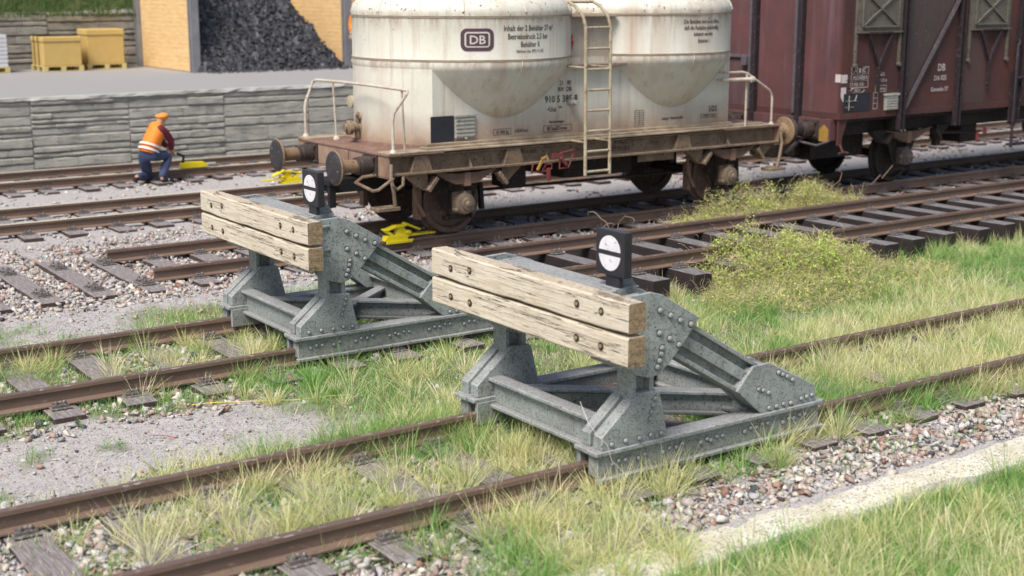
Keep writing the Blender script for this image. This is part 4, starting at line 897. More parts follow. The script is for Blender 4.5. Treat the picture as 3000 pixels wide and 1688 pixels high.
def bank():
    xs = np.arange(0, 60, .5); ys = np.arange(37.05, 48, .4); X, Y = np.meshgrid(xs, ys); Z = 2.70 + (Y - 37.05) * .55 + (vnoise(X, Y, .7, 9) - .5) * .3
    v = np.stack([X.ravel(), Y.ravel(), Z.ravel()], 1); nx = len(xs); i, j = np.meshgrid(np.arange(nx - 1), np.arange(len(ys) - 1)); a = (j * nx + i).ravel(); f = np.stack([a, a + 1, a + 1 + nx, a + nx], 1)
    o = raw_mesh('grass_bank', v, f.ravel(), np.full(len(f), 4), plain('bank soil', lin(.07, .10, .03), .9, .6), smooth=True); tag(o, kind='structure')
bank()
bk = empty('coal_store', (13.5, 33.2, 1.285), label='timber walled coal store with grey steel posts on the platform', cat='storage bay'); bk.location = (0, 0, 0)
m = MB(); m.box(13.50, 13.58, 33.32, 36.75, 1.30, 4.6); m.build('side_wall', BOARD, bk)
m = MB(); m.box(17.78, 17.86, 33.32, 36.85, 1.30, 4.6); m.build('side_wall', BOARD, bk)
m = MB(); m.box(13.50, 23.5, 36.87, 36.95, 1.30, 4.6); m.build('back_wall', BOARD, bk)
for x, y in ((13.44, 33.12), (17.74, 33.12), (13.38, 36.7)): m = MB(); m.box(x, x + .22, y, y + .05, 1.285, 4.8); m.box(x, x + .22, y + .15, y + .20, 1.285, 4.8); m.box(x + .09, x + .13, y + .05, y + .15, 1.285, 4.8); m.build('steel_post', STEEL, bk, .006)
def coal():
    xs = np.arange(13.6, 17.61, .05); ys = np.arange(32.9, 36.78, .05); X, Y = np.meshgrid(xs, ys)
    top = np.minimum(2.1, (17.72 - X) * 1.55); Z = np.minimum(top, (Y - 33.0) * 1.6)
    Z = 1.27 + np.clip(Z, -.05, 9) + (vnoise(X, Y, 4, 2) - .5) * .18 + (vnoise(X, Y, 13, 5) - .5) * .10
    v = np.stack([X.ravel(), Y.ravel(), Z.ravel()], 1); nx = len(xs); i, j = np.meshgrid(np.arange(nx - 1), np.arange(len(ys) - 1)); a = (j * nx + i).ravel(); f = np.stack([a, a + 1, a + 1 + nx, a + nx], 1)
    v += np.random.default_rng(3).normal(0, .022, v.shape)
    o = raw_mesh('coal_pile', v, f.ravel(), np.full(len(f), 4), COAL); tag(o, 'heap of black coal sloping down inside the timber store', 'coal heap')
    rg = np.random.default_rng(12); P = []; F = []; off = 0; sel = rg.integers(0, len(v), 9000)
    for i in sel:
        if v[i, 2] < 1.29 or v[i, 1] > 36.2: continue
        RV, RF = ROCKS[int(rg.integers(0, len(ROCKS)))]; P.append(RV * rg.uniform(.015, .055) * rg.uniform(.6, 1.3, 3) + v[i] + rg.normal(0, .02, 3)); F.append(RF + off); off += len(RV)
    for i in range(260):
        RV, RF = ROCKS[i % len(ROCKS)]; P.append(RV * rg.uniform(.015, .05) + np.array([rg.uniform(13.7, 17.9), rg.uniform(32.4, 33.2), 1.30])); F.append(RF + off); off += len(RV)
    P = np.concatenate(P); F = np.concatenate(F); l = raw_mesh('coal_lumps', P, F.ravel(), np.full(len(F), 3), COAL, parent=o); l['kind'] = 'stuff'
coal()
def pallet_load(x, y, lx, ly, h, label, mat, straps=0, lid=True, rows=0):
    t = empty('pallet_load', (x, y, 1.288), R(rnd.uniform(-3, 3)), label=label, cat='pallet load')
    m = MB(); 
    for yy in (-ly / 2, -.06, ly / 2 - .12):
        for xx in (-lx / 2, -.06, lx / 2 - .12): m.box(xx, xx + .12, yy, yy + .12, .02, .12)
        m.box(-lx / 2, lx / 2, yy, yy + .12, 0, .02)
    m.box(-lx / 2, lx / 2, -ly / 2, ly / 2, .12, .145); m.build('pallet', CRATEP, t)
    m = MB()
    if rows:
        for k in range(rows): m.box(-lx / 2 + .03 + .008 * (k % 2), lx / 2 - .03, -ly / 2 + .03, ly / 2 - .03, .147 + k * h / rows, .147 + (k + 1) * h / rows - .015)
    else:
        m.box(-lx / 2 + .03, lx / 2 - .03, -ly / 2 + .03, ly / 2 - .03, .147, .147 + h * .82); m.box(-lx / 2 + .01, lx / 2 - .01, -ly / 2 + .01, ly / 2 - .01, .147 + h * .82, .147 + h)
    m.build('load', mat, t, .02 if not rows else .004)
    for k in range(straps):
        yy = -ly / 2 + ly * (k + 1) / (straps + 1); s = MB(); e = .012; s.box(-lx / 2 - e + .01, -lx / 2 + .005, yy, yy + .04, .147, .147 + h + e); s.box(-lx / 2, lx / 2 - .01, yy, yy + .04, .147 + h + .002, .147 + h + e); s.build('strap', STRAP, t)
    return t
pallet_load(11.0, 36.1, 1.02, 1.1, .72, 'low tan crate load with two black straps on a pallet', CRATE, 2)
pallet_load(12.25, 36.35, 1.02, .85, .88, 'taller tan crate load on a pallet without straps', CRATE, 0)
pallet_load(9.2, 36.2, 1.0, .9, .80, 'white stacked sheets on a pallet at the left edge', LOADW, 0, rows=8)

# ------------------------------------------------------------------ people
def skin_mesh(name, joints, edges, mat, parent, sub=2):
    me = bpy.data.meshes.new(name); me.from_pydata([j[0] for j in joints], edges, [])
    o = bpy.data.objects.new(name, me); C.objects.link(o)
    bm = bmesh.new(); bm.from_mesh(me); L = bm.verts.layers.skin.verify(); bm.verts.ensure_lookup_table()
    for v, j in zip(bm.verts, joints):
        r_ = j[1]; v[L].radius = (r_, r_) if not isinstance(r_, tuple) else r_; v[L].use_root = (v.index == 0)
    bm.to_mesh(me); bm.free()
    o.modifiers.new('skin', 'SKIN').use_smooth_shade = True; s = o.modifiers.new('sub', 'SUBSURF'); s.levels = sub; s.render_levels = sub
    dg = bpy.context.evaluated_depsgraph_get(); nm = bpy.data.meshes.new_from_object(o.evaluated_get(dg)); nm.name = name
    o.modifiers.clear(); o.data = nm; nm.materials.clear(); nm.materials.append(mat); o.parent = parent
    for p in nm.polygons: p.use_smooth = True
    return o
def person(loc, J, label, rz, mats):
    """J: dict of joint name -> point"""
    t = empty('person', loc, rz, label=label, cat='person')
    g = lambda n: J[n]
    names = ['pelvis', 'waist', 'chest', 'neck', 'head0', 'head1', 'shL', 'elL', 'wrL', 'haL', 'shR', 'elR', 'wrR', 'haR', 'hipL', 'knL', 'anL', 'toL', 'hipR', 'knR', 'anR', 'toR']
    rad = [.12, .12, .125, .05, .09, .105, .06, .042, .03, .035, .06, .042, .03, .035, .085, .06, .04, .035, .085, .06, .04, .035]
    E = [(0, 1), (1, 2), (2, 3), (3, 4), (4, 5), (2, 6), (6, 7), (7, 8), (8, 9), (2, 10), (10, 11), (11, 12), (12, 13), (0, 14), (14, 15), (15, 16), (16, 17), (0, 18), (18, 19), (19, 20), (20, 21)]
    skin_mesh('body', [(J[n], r_) for n, r_ in zip(names, rad)], E, mats['skin'], t)
    def part(nm, seq, mat, radd, edges=None):
        idx = {n: i for i, n in enumerate(seq)}; e = [(idx[a], idx[b]) for a, b in edges]
        skin_mesh(nm, [(J[n], r_) for n, r_ in zip(seq, radd)], e, mat, t)
    part('trousers', ['pelvis', 'waist', 'hipL', 'knL', 'anL', 'hipR', 'knR', 'anR'], mats['legs'], [.165, .145, .125, .10, .078, .125, .10, .078], [('pelvis', 'waist'), ('pelvis', 'hipL'), ('hipL', 'knL'), ('knL', 'anL'), ('pelvis', 'hipR'), ('hipR', 'knR'), ('knR', 'anR')])
    part('sleeves', ['chest', 'shL', 'elL', 'wrL', 'shR', 'elR', 'wrR'], mats['arms'], [.12, .09, .074, .055, .09, .074, .055], [('chest', 'shL'), ('shL', 'elL'), ('elL', 'wrL'), ('chest', 'shR'), ('shR', 'elR'), ('elR', 'wrR')])
    part('vest', ['waist', 'chest', 'neck', 'shL', 'shR', 'pelvis'], mats['vest'], [.175, .19, .10, .095, .095, .17], [('pelvis', 'waist'), ('waist', 'chest'), ('chest', 'neck'), ('chest', 'shL'), ('chest', 'shR')])
    for a in ('L', 'R'): part('boot', ['an' + a, 'to' + a], mats['boot'], [.062, .05], [('an' + a, 'to' + a)])
    part('hood', ['head0', 'head1', 'headt'], mats['hood'], [.105, .145, .13], [('head0', 'head1'), ('head1', 'headt')])
    w = Vector(J['waist']); p = Vector(J['pelvis']); ax = (w - p).normalized()
    for k in (.35, .85):
        c = p.lerp(w, k) ; m = MB(); q = []
        m.tube([c - ax * .018, c + ax * .018], .20, 20, False); b = m.build('reflective_band', REFL, t, smooth=True)
    # nose and ears
    h = Vector(J['head1']); f = Vector(J['face']); m = MB(); m.lathe([(.02, 0), (.014, .03), (.004, .045)], tuple(h + f * .08), 'y', 8); m.build('nose', mats['skin'], t)
    # fingers
    for a in ('L', 'R'):
        hnd = Vector(J['ha' + a]); d = (hnd - Vector(J['wr' + a])).normalized(); sd_ = d.cross(Vector((0, 0, 1))).normalized(); m = MB()
        for k in range(4): b0 = hnd + sd_ * (.02 * (k - 1.5)); m.tube([b0, b0 + d * .05, b0 + d * .075 + Vector((0, 0, -.03))], [.011, .010, .008], 6)
        m.tube([hnd - sd_ * .035, hnd - sd_ * .06 + d * .03], [.012, .009], 6); m.build('fingers', mats['skin'], t, smooth=True)
    return t
MATS = dict(skin=SKIN, legs=NAVY, arms=MAROON, vest=ORANGE, boot=BOOT, hood=HELM)
# local frame: x = right in the picture, y = away, rotated into the world
J1 = dict(pelvis=(0, 0, .58), waist=(.04, .06, .74), chest=(.12, .17, .95), neck=(.18, .25, 1.10), head0=(.20, .28, 1.16), head1=(.225, .31, 1.23), headt=(.21, .29, 1.29),
          shR=(.26, .12, 1.02), elR=(.37, .27, .80), wrR=(.33, .44, .60), haR=(.33, .50, .54), shL=(0, .30, 1.03), elL=(.08, .50, .82), wrL=(.22, .58, .62), haL=(.27, .60, .55),
          hipL=(-.09, .02, .53), knL=(-.10, .30, .12), anL=(-.21, -.10, .16), toL=(-.23, -.12, .05), hipR=(.10, .02, .53), knR=(.31, .32, .50), anR=(.22, .02, .10), toR=(.32, .12, .05), face=(.6, .8, 0))
person((9.10, 24.78, -.2), J1, 'kneeling worker in orange vest and hood with maroon sleeves beside the platform track', TH - math.pi / 2, MATS)
J2 = dict(pelvis=(0, 0, .95), waist=(0, 0, 1.08), chest=(0, 0, 1.32), neck=(0, 0, 1.5), head0=(0, 0, 1.58), head1=(0, -.01, 1.66), headt=(0, 0, 1.71), shR=(.18, 0, 1.42), elR=(.25, .02, 1.15), wrR=(.24, -.12, .95), haR=(.24, -.16, .88),
          shL=(-.18, 0, 1.42), elL=(-.25, .02, 1.15), wrL=(-.24, -.08, .93), haL=(-.24, -.11, .86), hipL=(-.09, 0, .9), knL=(-.11, -.02, .5), anL=(-.12, 0, .1), toL=(-.13, -.13, .05), hipR=(.09, 0, .9), knR=(.11, -.02, .5), anR=(.12, 0, .1), toR=(.13, -.13, .05), face=(0, -1, 0))
M2 = dict(MATS); M2['arms'] = ORANGE; M2['legs'] = plain('bright blue trousers', lin(.04, .09, .38))
person((18.0, 32.75, 1.288), J2, 'standing worker in orange jacket and blue trousers half hidden behind the cream wagon', TH - math.pi / 2, M2)

# ------------------------------------------------------------------ pale edging strip
def strip():
    xs = np.arange(4.6, 26, .1); rows = [(6.06, -.30), (6.08, -.215), (6.16, -.195), (6.27, -.19), (6.38, -.195), (6.47, -.21), (6.50, -.30)]; rg = np.random.default_rng(2); v = []
    for i, x in enumerate(xs):
        wob = .03 * math.sin(x * 1.7) + .02 * math.sin(x * 4.1)
        for y, z in rows: v.append((x, y + wob + rg.normal(0, .006), z + rg.normal(0, .004)))
    k = len(rows); f = [(i * k + j, (i + 1) * k + j, (i + 1) * k + j + 1, i * k + j + 1) for i in range(len(xs) - 1) for j in range(k - 1)]
    m = MB(); m.add(v, f); o = m.build('edging_strip', STRIP, smooth=True); tag(o, 'pale speckled stone edging strip between the ballast and foreground grass', 'kerb')
strip()

# ------------------------------------------------------------------ ballast stones
PAL = np.array([(.42, .31, .27), (.48, .38, .33), (.56, .50, .43), (.62, .60, .57), (.68, .63, .52), (.38, .37, .37), (.10, .10, .115), (.50, .45, .41), (.36, .21, .16), (.53, .52, .53)])
def on_sleeper(x, y):
    r_ = np.zeros(len(x), bool)
    for xs, y0, y1, hw in FOOT:
        k = (y > y0 - .02) & (y < y1 + .02); dx = np.abs(x[:, None] - xs[None]).min(1); r_ |= k & (dx < hw + .015)
    return r_
_r = np.array([math.sin(TH), -math.cos(TH), 0]); _w = np.array(fw); _u = np.cross(_r, _w)
def in_view(x, y, m=1.22):     # keep scatter to the ground the camera can plausibly see
    d = np.stack([x, y, np.full_like(x, -.2 - 3.4)], 1); z = d @ _w
    return (z > .5) & (np.abs(d @ _r / z) < 1500 / 4050 * m) & (np.abs(d @ _u / z) < 844 / 4050 * m)
def scatter_stones(name, n, x0, x1, y0, y1, dens, zf, size, seed, label=None, rise=(-.15, .6), sleeper_keep=.05):
    rg = np.random.default_rng(seed); x = rg.uniform(x0, x1, n); y = rg.uniform(y0, y1, n); keep = (rg.uniform(0, 1, n) < dens(x, y)) & in_view(x, y)
    keep &= ~(on_sleeper(x, y) & (rg.uniform(0, 1, n) > sleeper_keep))
    x = x[keep]; y = y[keep]; n = len(x); P = []; F = []; CO = []; off = 0; kind = rg.integers(0, len(ROCKS), n)
    for k, (RV, RF) in enumerate(ROCKS):
        q = kind == k; m_ = int(q.sum())
        if not m_: continue
        s_ = size[0] + (size[1] - size[0]) * rg.uniform(0, 1, m_) ** 1.6; V = RV[None] * (s_[:, None] * rg.uniform(.5, 1.4, (m_, 3)))[:, None, :]
        a = rg.uniform(0, 6.28, m_); b = rg.uniform(-.7, .7, m_); ca, sa, cb, sb = [t[:, None] for t in (np.cos(a), np.sin(a), np.cos(b), np.sin(b))]
        X = V[..., 0] * cb - V[..., 2] * sb; Z = (V[..., 0] * sb + V[..., 2] * cb) * .8; Y = V[..., 1]
        zz = zf(x[q], y[q]) + s_ * rg.uniform(rise[0], rise[1], m_)
        P.append(np.stack([X * ca - Y * sa + x[q][:, None], X * sa + Y * ca + y[q][:, None], Z + zz[:, None]], -1).reshape(-1, 3))
        F.append((RF[None] + (off + np.arange(m_) * len(RV))[:, None, None]).reshape(-1, 3)); off += m_ * len(RV)
        ci = rg.choice(len(PAL), m_, p=[.12, .11, .16, .15, .08, .12, .07, .08, .05, .06]); CO.append(np.repeat(PAL[ci] * rg.uniform(.72, 1.1, (m_, 1)), len(RV), 0))
    P = np.concatenate(P); F = np.concatenate(F); o = raw_mesh(name, P, F.ravel(), np.full(len(F), 3), ROCK, np.concatenate(CO)); tag(o, label, None, None, 'stuff'); print(name, n); return o
def d_ballast(x, y):
    nz = vnoise(x, y, 2.2, 11); d = np.zeros_like(x)
    d += box_m(x, y, 1, 5.2, 6.6, 9.35) * (.85)
    d += box_m(x, y, 4.0, 16, 6.46, 7.65, .10) * 1.0
    d += box_m(x, y, 2.0, 4.6, 9.2, 9.75) * .7 * (nz > .35)
    d += box_m(x, y, 5, 9, 7.6, 9.2) * .25
    d += box_m(x, y, 2, 5.2, 10.9, 14) * .35 * (nz > .45)
    d += box_m(x, y, 2, 7.5, 11.4, 13.6) * .25
    d += box_m(x, y, 3.2, 9.6, 15.5, 18.4, .5) * .8
    d += box_m(x, y, 3.2, 8, 18.3, 19.4, .6) * .8 * (nz > .4)
    d += box_m(x, y, 8, 30, 15.6, 18.4, .5) * .45
    d += box_m(x, y, 3, 40, 20.0, 20.45, .2) * .35 * (nz > .4) + box_m(x, y, 3, 40, 22.2, 22.7, .2) * .35 * (nz > .4) + box_m(x, y, 3, 40, 20.7, 22, .2) * .2
    d += box_m(x, y, 3, 40, 24.6, 25.0, .2) * .4 + box_m(x, y, 3, 40, 19.2, 20, .3) * .12 * (nz > .5)
    d += .012
    # clear of the buffer stops
    return np.clip(d, 0, 1)
gh = lambda x, y: ground_h(x, y)
scatter_stones('ballast', 42000, 1.5, 16, 6.5, 11.6, d_ballast, gh, (.020, .052), 21)
scatter_stones('ballast', 52000, 2, 13, 11.6, 20, d_ballast, gh, (.018, .052), 22)
scatter_stones('ballast', 30000, 5, 34, 15.0, 26.6, lambda x, y: d_ballast(x, y) * .6, gh, (.03, .06), 23)
scatter_stones('ballast', 26000, 4, 40, 18.6, 27, lambda x, y: np.clip(vnoise(x, y, 1.1, 61) - .25, 0, 1) * .8, gh, (.018, .05), 25)
scatter_stones('grit', 70000, 1.5, 14, 6.5, 20, lambda x, y: np.full_like(x, .9), gh, (.006, .014), 24, None, (0, .5))
# ------------------------------------------------------------------ grass
def blades(name, px, py, pz, length, width, lean, az, cols, bend, seed, mat=BLADE, **kw):
    n = len(px); rg = np.random.default_rng(seed)
    dx = np.cos(az); dy = np.sin(az); lx = np.sin(lean); lz = np.cos(lean)
    face = rg.uniform(0, 6.28, n); wx = np.cos(face) * width / 2; wy = np.sin(face) * width / 2
    def pt(t, w): 
        h = length * t; out = lx * h + bend * length * t * t; zz = lz * h - bend * .55 * length * t * t
        return np.stack([px + dx * out + wx * w, py + dy * out + wy * w, pz + zz], 1)
    P = np.stack([pt(0, 1), pt(0, -1), pt(.55, .8), pt(.55, -.8), pt(1, 0)], 1).reshape(-1, 3)
    b = np.arange(n)[:, None] * 5; q = (b + np.array([[0, 1, 3, 2]])); t3 = (b + np.array([[2, 3, 4]]))
    F = np.concatenate([q, t3], 1).ravel(); S = np.tile([4, 3], n)
    o = raw_mesh(name, P, F, S, mat, np.repeat(cols, 5, 0), **kw); tag(o, kind='stuff'); return o
GREEN = np.array([(.16, .38, .08), (.23, .47, .12), (.31, .52, .16), (.46, .57, .22), (.11, .28, .06), (.56, .56, .26)])
STRAW = np.array([(.78, .73, .38), (.84, .78, .50), (.70, .66, .31), (.86, .80, .57), (.60, .64, .28), (.38, .52, .17)])
def d_green(x, y):
    nz = vnoise(x, y, 1.6, 31) * .6 + vnoise(x, y, 5, 32) * .4; d = np.zeros_like(x)
    d += box_m(x, y, 2, 6.2, 6.9, 9.5, .4) * np.where(nz > .47, .9, .06)
    d += box_m(x, y, 3.2, 6.2, 7.3, 9.5, .4) * .7
    d += box_m(x, y, 5.7, 30, 7.3, 9.4, .3) * 1.0
    d += box_m(x, y, 4.6, 30, 9.2, 12.6, .5) * np.clip((x + (y - 9.4) * .1 - 5.1) * 1.2 + (nz - .4) * 2, 0, 1)
    d += box_m(x, y, 2, 5.6, 11.2, 13.7, .3) * np.where(nz > .40, .9, .08)
    d += box_m(x, y, 5.0, 9.5, 11.3, 14.8, .4) * np.clip((x - 4.4) * .9, 0, 1)
    d += box_m(x, y, 4.0, 30, 2, 6.0, .10) * 1.0
    d += box_m(x, y, 1.5, 6, 9.4, 11.4, .2) * np.where(nz > .66, .6, .008)
    d += box_m(x, y, 4.2, 5.9, 6.3, 7.6, .3) * .35
    d += box_m(x, y, 5.5, 14, 6.6, 7.6, .2) * np.where(nz > .66, .25, .01)
    d += box_m(x, y, 3, 9, 13.5, 15.5, .2) * np.where(nz > .66, .35, .0)
    return np.clip(d, 0, 1) * np.clip(.35 + 1.6 * (vnoise(x, y, 2.7, 35) * .6 + vnoise(x, y, 7, 36) * .4), .3, 1)
def grass_green(n, x0, x1, y0, y1, seed, lmul=1.0):
    rg = np.random.default_rng(seed); x = rg.uniform(x0, x1, n); y = rg.uniform(y0, y1, n)
    k = (rg.uniform(0, 1, n) < d_green(x, y)) & in_view(x, y); k &= ~(on_sleeper(x, y) & (rg.uniform(0, 1, n) > .35)); x = x[k]; y = y[k]; n = len(x)
    L = rg.uniform(.05, .16, n) * (.7 + .6 * vnoise(x, y, 2, 7)) * lmul; c = GREEN[rg.choice(6, n, p=[.22, .24, .2, .14, .10, .10])] * rg.uniform(.8, 1.2, (n, 1))
    yel = vnoise(x, y, .8, 41); c = np.where((rg.uniform(0, 1, n) < (yel - .38) * .9)[:, None], STRAW[rg.integers(0, 6, n)] * .95, c)
    return x, y, L, c
def all_green():
    sets = [grass_green(170000, 3.5, 14, 3.6, 6.3, 1, 1.1), grass_green(100000, 1.5, 18, 6.3, 9.6, 2, 1.0), grass_green(190000, 2, 22, 9.4, 15, 3, .95)]
    x = np.concatenate([s[0] for s in sets]); y = np.concatenate([s[1] for s in sets]); L = np.concatenate([s[2] for s in sets]); c = np.concatenate([s[3] for s in sets])
    rg = np.random.default_rng(9); n = len(x)
    blades('grass', x, y, ground_h(x, y) - .005, L, rg.uniform(.0035, .006, n), np.abs(rg.normal(0, .55, n)), rg.uniform(0, 6.28, n), c, rg.uniform(0, .5, n), 10)
    return n
def d_tuft(x, y):
    nz = vnoise(x, y, 1.3, 51) * .65 + vnoise(x, y, 4, 52) * .35; d = np.zeros_like(x)
    d += box_m(x, y, 3.8, 6.6, 7.1, 9.5, .3) * np.clip((nz - .20) * 3, 0, 1)
    d += box_m(x, y, 4.4, 6.0, 6.4, 7.6, .2) * np.clip((nz - .22) * 3, 0, 1) * .9
    d += box_m(x, y, 7.6, 26, 7.3, 9.6, .3)
    d += box_m(x, y, 6, 8.4, 8.6, 11.4, .3) * np.clip((nz - .40) * 3, 0, 1) * .6
    d += box_m(x, y, 8, 26, 9.4, 12.3, .4) * np.clip((nz - .30) * 3, 0, 1)
    d += box_m(x, y, 4.6, 7.6, 11.1, 13.6, .3) * np.clip((nz - .28) * 3, 0, 1) * .9
    d += box_m(x, y, 4.6, 26, 2, 5.93, .12) * np.clip((nz - .10) * 3, 0, 1) + box_m(x, y, 4.6, 5.9, 6.0, 6.6, .1) * np.clip((nz - .35) * 3, 0, 1) * .6
    d += box_m(x, y, 4.6, 6.3, 9.2, 11.3, .3) * np.clip((nz - .45) * 3, 0, 1) * .7
    d += box_m(x, y, 5.8, 7.6, 7.05, 7.42, .08) * .9
    d += box_m(x, y, 2.6, 4.6, 7.2, 9.6, .3) * np.clip((nz - .38) * 3, 0, 1) * .6 + box_m(x, y, 2.4, 5, 11.4, 13.7, .3) * np.clip((nz - .40) * 3, 0, 1) * .7
    return np.clip(d, 0, 1)
def tufts():
    rg = np.random.default_rng(77); out = []
    for n0, x0, x1, y0, y1, big in ((1100, 3.5, 14, 3.6, 6.3, 1.05), (3000, 2, 18, 6.3, 9.6, 1.05), (2800, 3, 22, 9.4, 14, .95)):
        x = rg.uniform(x0, x1, n0); y = rg.uniform(y0, y1, n0); k = (rg.uniform(0, 1, n0) < d_tuft(x, y)) & in_view(x, y)
        for a, b in zip(x[k], y[k]): out.append((a, b, big * rg.uniform(.55, 1.25)))
    X = []; Y = []; L = []; A = []; Le = []; Cc = []
    for a, b, s in out:
        k = int(rg.integers(30, 75)); az = rg.uniform(0, 6.28, k); r_ = rg.uniform(0, .06, k) * s
        X.append(a + np.cos(az) * r_); Y.append(b + np.sin(az) * r_); L.append(rg.uniform(.13, .34, k) * s); A.append(az + rg.normal(0, .4, k)); Le.append(np.abs(rg.normal(.72, .42, k)))
        gs = float(vnoise(np.array([a]), np.array([b]), 1.15, 66)[0]) > .54; pal_ = GREEN if gs else STRAW; base = pal_[rg.integers(0, 6)]; c = base[None] * .6 + pal_[rg.integers(0, 6, k)] * .4; Cc.append(c * rg.uniform(.8, 1.12, (k, 1)))
    X, Y, L, A, Le, Cc = [np.concatenate(q) for q in (X, Y, L, A, Le, Cc)]; n = len(X)
    blades('dry_grass', X, Y, ground_h(X, Y) - .005, L, rg.uniform(.0042, .0070, n), Le, A, Cc, rg.uniform(0, .2, n), 11)
    return n
NG = all_green(); NT_ = tufts(); make_ground()
def bank_grass():
    rg = np.random.default_rng(5); n = 45000; x = rg.uniform(6, 20, n); y = rg.uniform(36.85, 42, n); z = 2.70 + np.clip(y - 37.05, -.2, 9) * .55
    c = GREEN[rg.integers(0, 5, n)] * np.array([.75, .62, .8]) * rg.uniform(.45, 1.1, (n, 1)); blades('bank_grass', x, y, z, rg.uniform(.15, .4, n), rg.uniform(.012, .02, n), np.abs(rg.normal(.3, .5, n)), np.where(rg.uniform(0, 1, n) < .5, -1.57, rg.uniform(0, 6.28, n)), c, rg.uniform(0, .6, n), 12)
bank_grass()

# ------------------------------------------------------------------ bushes: tangle of curly twigs and tiny leaves
def bush(label, cx, cy, rx, ry, h, z0, ntw, nlf, seed, tint):
    t = empty('bush', (cx, cy, z0), label=label, cat='bush', group='low tangled bushes by the raised track')
    rg = np.random.default_rng(seed)
    def sample(n):
        u = rg.uniform(0, 6.28, n); r_ = np.sqrt(rg.uniform(0, 1, n)); x = r_ * np.cos(u) * rx; y = r_ * np.sin(u) * ry
        top = h * np.clip(1 - r_ ** 2.2, 0, 1) ** .7 * (.18 + 1.35 * vnoise(x + 5, y + 5, 2.9, seed)); zz = top * rg.uniform(0, 1, n) ** .5; lump = vnoise(x + 9, y + 9, 6.5, seed + 1); k = (lump > .36) | (rg.uniform(0, 1, n) < .15); zz = np.where(k, zz, zz * .25) + np.abs(rg.normal(0, .02, n))
        return x, y, zz
    x, y, z = sample(ntw); seg = 6; P = np.stack([x, y, z], 1); d = rg.normal(0, 1, (ntw, 3)); d /= np.linalg.norm(d, axis=1)[:, None]; pts = [P]
    for s in range(seg):
        d = d + rg.normal(0, .55, (ntw, 3)); d /= np.linalg.norm(d, axis=1)[:, None]; P = P + d * rg.uniform(.018, .046, (ntw, 1)); P[:, 2] = np.maximum(P[:, 2], 0); pts.append(P)
    W = rg.normal(0, 1, (ntw, 3)); W /= np.linalg.norm(W, axis=1)[:, None]; W *= .0030
    V = np.stack([q + s * W for q in pts for s in (1, -1)], 1).reshape(-1, 3); k = 2 * (seg + 1)
    F = np.concatenate([np.arange(ntw)[:, None] * k + np.array([[2 * s, 2 * s + 1, 2 * s + 3, 2 * s + 2]]) for s in range(seg)], 0)
    k0 = k; pal = np.array([(.46, .44, .18), (.46, .35, .23), (.42, .46, .16), (.54, .50, .26), (.32, .36, .10)]); c = pal[rg.integers(0, 5, ntw)]
    raw_mesh('twigs', V, F.ravel(), np.full(len(F), 4), TWIG, np.repeat(c, k, 0), parent=t)
    ns = ntw // 6; x, y, z = sample(ns); x *= 1.12; y *= 1.15; P = np.stack([x, y, z], 1); d = rg.normal(0, 1, (ns, 3)); d[:, 2] = np.abs(d[:, 2]) + .3; d /= np.linalg.norm(d, axis=1)[:, None]; pts = [P]; sg_ = 12
    for s in range(sg_):
        d = d + rg.normal(0, .42, (ns, 3)); d[:, 2] -= .06; d /= np.linalg.norm(d, axis=1)[:, None]; P = P + d * rg.uniform(.015, .035, (ns, 1)); P[:, 2] = np.maximum(P[:, 2], 0); pts.append(P)
    W = rg.normal(0, 1, (ns, 3)); W /= np.linalg.norm(W, axis=1)[:, None]; W *= .0018; k = 2 * (sg_ + 1)
    V = np.stack([q + s * W for q in pts for s in (1, -1)], 1).reshape(-1, 3); F = np.concatenate([np.arange(ns)[:, None] * k + np.array([[2 * s, 2 * s + 1, 2 * s + 3, 2 * s + 2]]) for s in range(sg_)], 0)
    c = np.array([(.50, .38, .27), (.56, .44, .32), (.50, .46, .24)])[rg.integers(0, 3, ns)]; raw_mesh('stray_twigs', V, F.ravel(), np.full(len(F), 4), TWIG, np.repeat(c, k, 0), parent=t)
    x, y, z = sample(nlf); P = np.stack([x, y, z], 1); a = rg.normal(0, 1, (nlf, 3)); a /= np.linalg.norm(a, axis=1)[:, None]; b = np.cross(a, rg.normal(0, 1, (nlf, 3))); b /= np.linalg.norm(b, axis=1)[:, None]
    s = rg.uniform(.008, .021, (nlf, 1)); V = np.stack([P - a * s, P + b * s * .6, P + a * s, P - b * s * .6], 1).reshape(-1, 3); F = np.arange(nlf)[:, None] * 4 + np.arange(4)[None]
    pl = np.array([(.50, .74, .10), (.38, .62, .08), (.62, .80, .16), (.24, .40, .06), (.56, .66, .16)]) * np.array(tint); c = pl[rg.integers(0, 5, nlf)] * rg.uniform(.8, 1.2, (nlf, 1))
    br = vnoise(x, y, 1.3, seed + 3)[:, None]; c = c * (1 - .35 * br) + np.array([(.36, .30, .16)]) * .35 * br
    raw_mesh('leaves', V, F.ravel(), np.full(len(F), 4), TWIG, np.repeat(c, 4, 0), parent=t)
    return t
bush('large yellow green tangled bush in front of the raised track', 12.55, 12.05, 1.6, .8, .60, -.2, 6500, 12500, 3, (1, 1, 1))
bush('low dry tangled patch spreading beside the large bush', 12.6, 11.2, 2.1, .75, .22, -.2, 3500, 2500, 4, (1.1, .95, 1.2))
bush('narrow olive tangled bush between the raised track and wagon track', 15.4, 15.1, 2.2, .45, .52, -.15, 3600, 4500, 6, (.95, .85, .9))
bush('small olive tuft standing highest behind the raised track', 16.7, 15.2, .62, .35, .52, -.15, 1200, 1200, 8, (.95, .85, .9))

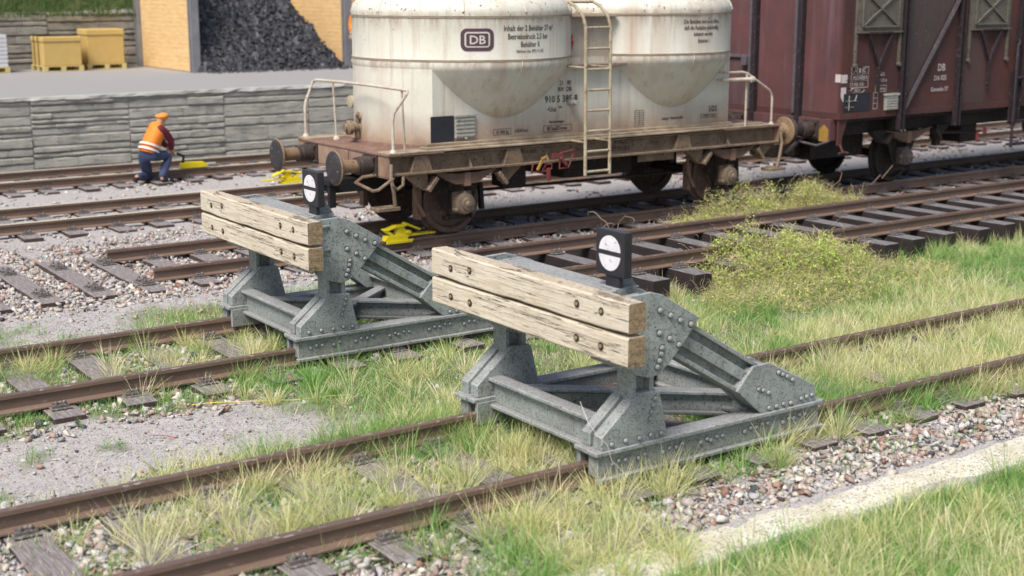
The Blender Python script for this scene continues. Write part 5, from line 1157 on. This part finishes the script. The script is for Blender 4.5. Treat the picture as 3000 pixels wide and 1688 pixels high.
def roots(label, pts_list, r_=.006):
    t = MB()
    for p in pts_list: t.tube(p, r_, 5)
    o = t.build('dry_twig', plain('dry root', lin(.30, .21, .15), .8), smooth=True); tag(o, label, 'twig', 'dry root twigs by the tracks')
def wander(p, n, step, seed, up=.5):
    rr = random.Random(seed); d = Vector((rr.uniform(-1, 1), rr.uniform(-1, 1), up)).normalized(); P = [Vector(p)]
    for i in range(n):
        d = (d + Vector((rr.gauss(0, .5), rr.gauss(0, .5), rr.gauss(-.18, .35)))).normalized(); q = P[-1] + d * step; q.z = max(q.z, -.15); P.append(q)
    return P
roots('arched bare root twig over the rails left of the olive bush', [wander((10.6, 14.7, -.1), 16, .06, 3, 1.2), wander((10.7, 14.8, -.1), 14, .06, 4, 1.0)])
roots('tangle of bare root twigs beside the wagon track', [wander((12.1, 14.9, -.1), 14, .06, s, 1.0) for s in (11, 12, 13, 14, 15)])
roots('zigzag dry twig in front of the van wheel', [[(17.6, 15.3, -.1), (17.75, 15.3, .02), (17.8, 15.3, .22), (18.0, 15.3, .18), (18.2, 15.3, .32), (18.25, 15.3, .26), (18.5, 15.3, .46)]])
roots('curled dry twig right of the olive tuft', [[(16.9, 15.2, .1), (16.95, 15.2, .25), (17.1, 15.2, .32), (17.15, 15.2, .45), (17.0, 15.2, .52)]])
def fibre(label, cat, pts, col, r_):
    m = MB(); m.tube(pts, r_, 5); tag(m.build('fibre', plain(label, col, .6, .9), smooth=True), label, cat)
fibre('thin yellow stalk lying on the gravel patch', 'stalk', [(4.36 + .16 * i, 11.16 - .068 * i + .01 * math.sin(i * 2), GZ + .022 + .008 * math.sin(i)) for i in range(9)], lin(.75, .68, .10), .0045)
fibre('short red fibre lying on the gravel patch', 'fibre', [(3.75, 10.55, GZ + .02), (3.80, 10.5, GZ + .03), (3.86, 10.44, GZ + .03), (3.90, 10.38, GZ + .02)], lin(.5, .05, .06), .003)
fibre('fine pale thread hanging over the front of the nearer buffer stop', 'thread', [(5.93, 7.62, .45), (5.91, 7.5, .33), (5.93, 7.42, .25), (6.0, 7.385, .17), (6.03, 7.37, .05), (6.12, 7.34, -.05), (6.18, 7.28, -.15)], lin(.75, .72, .70), .0018)
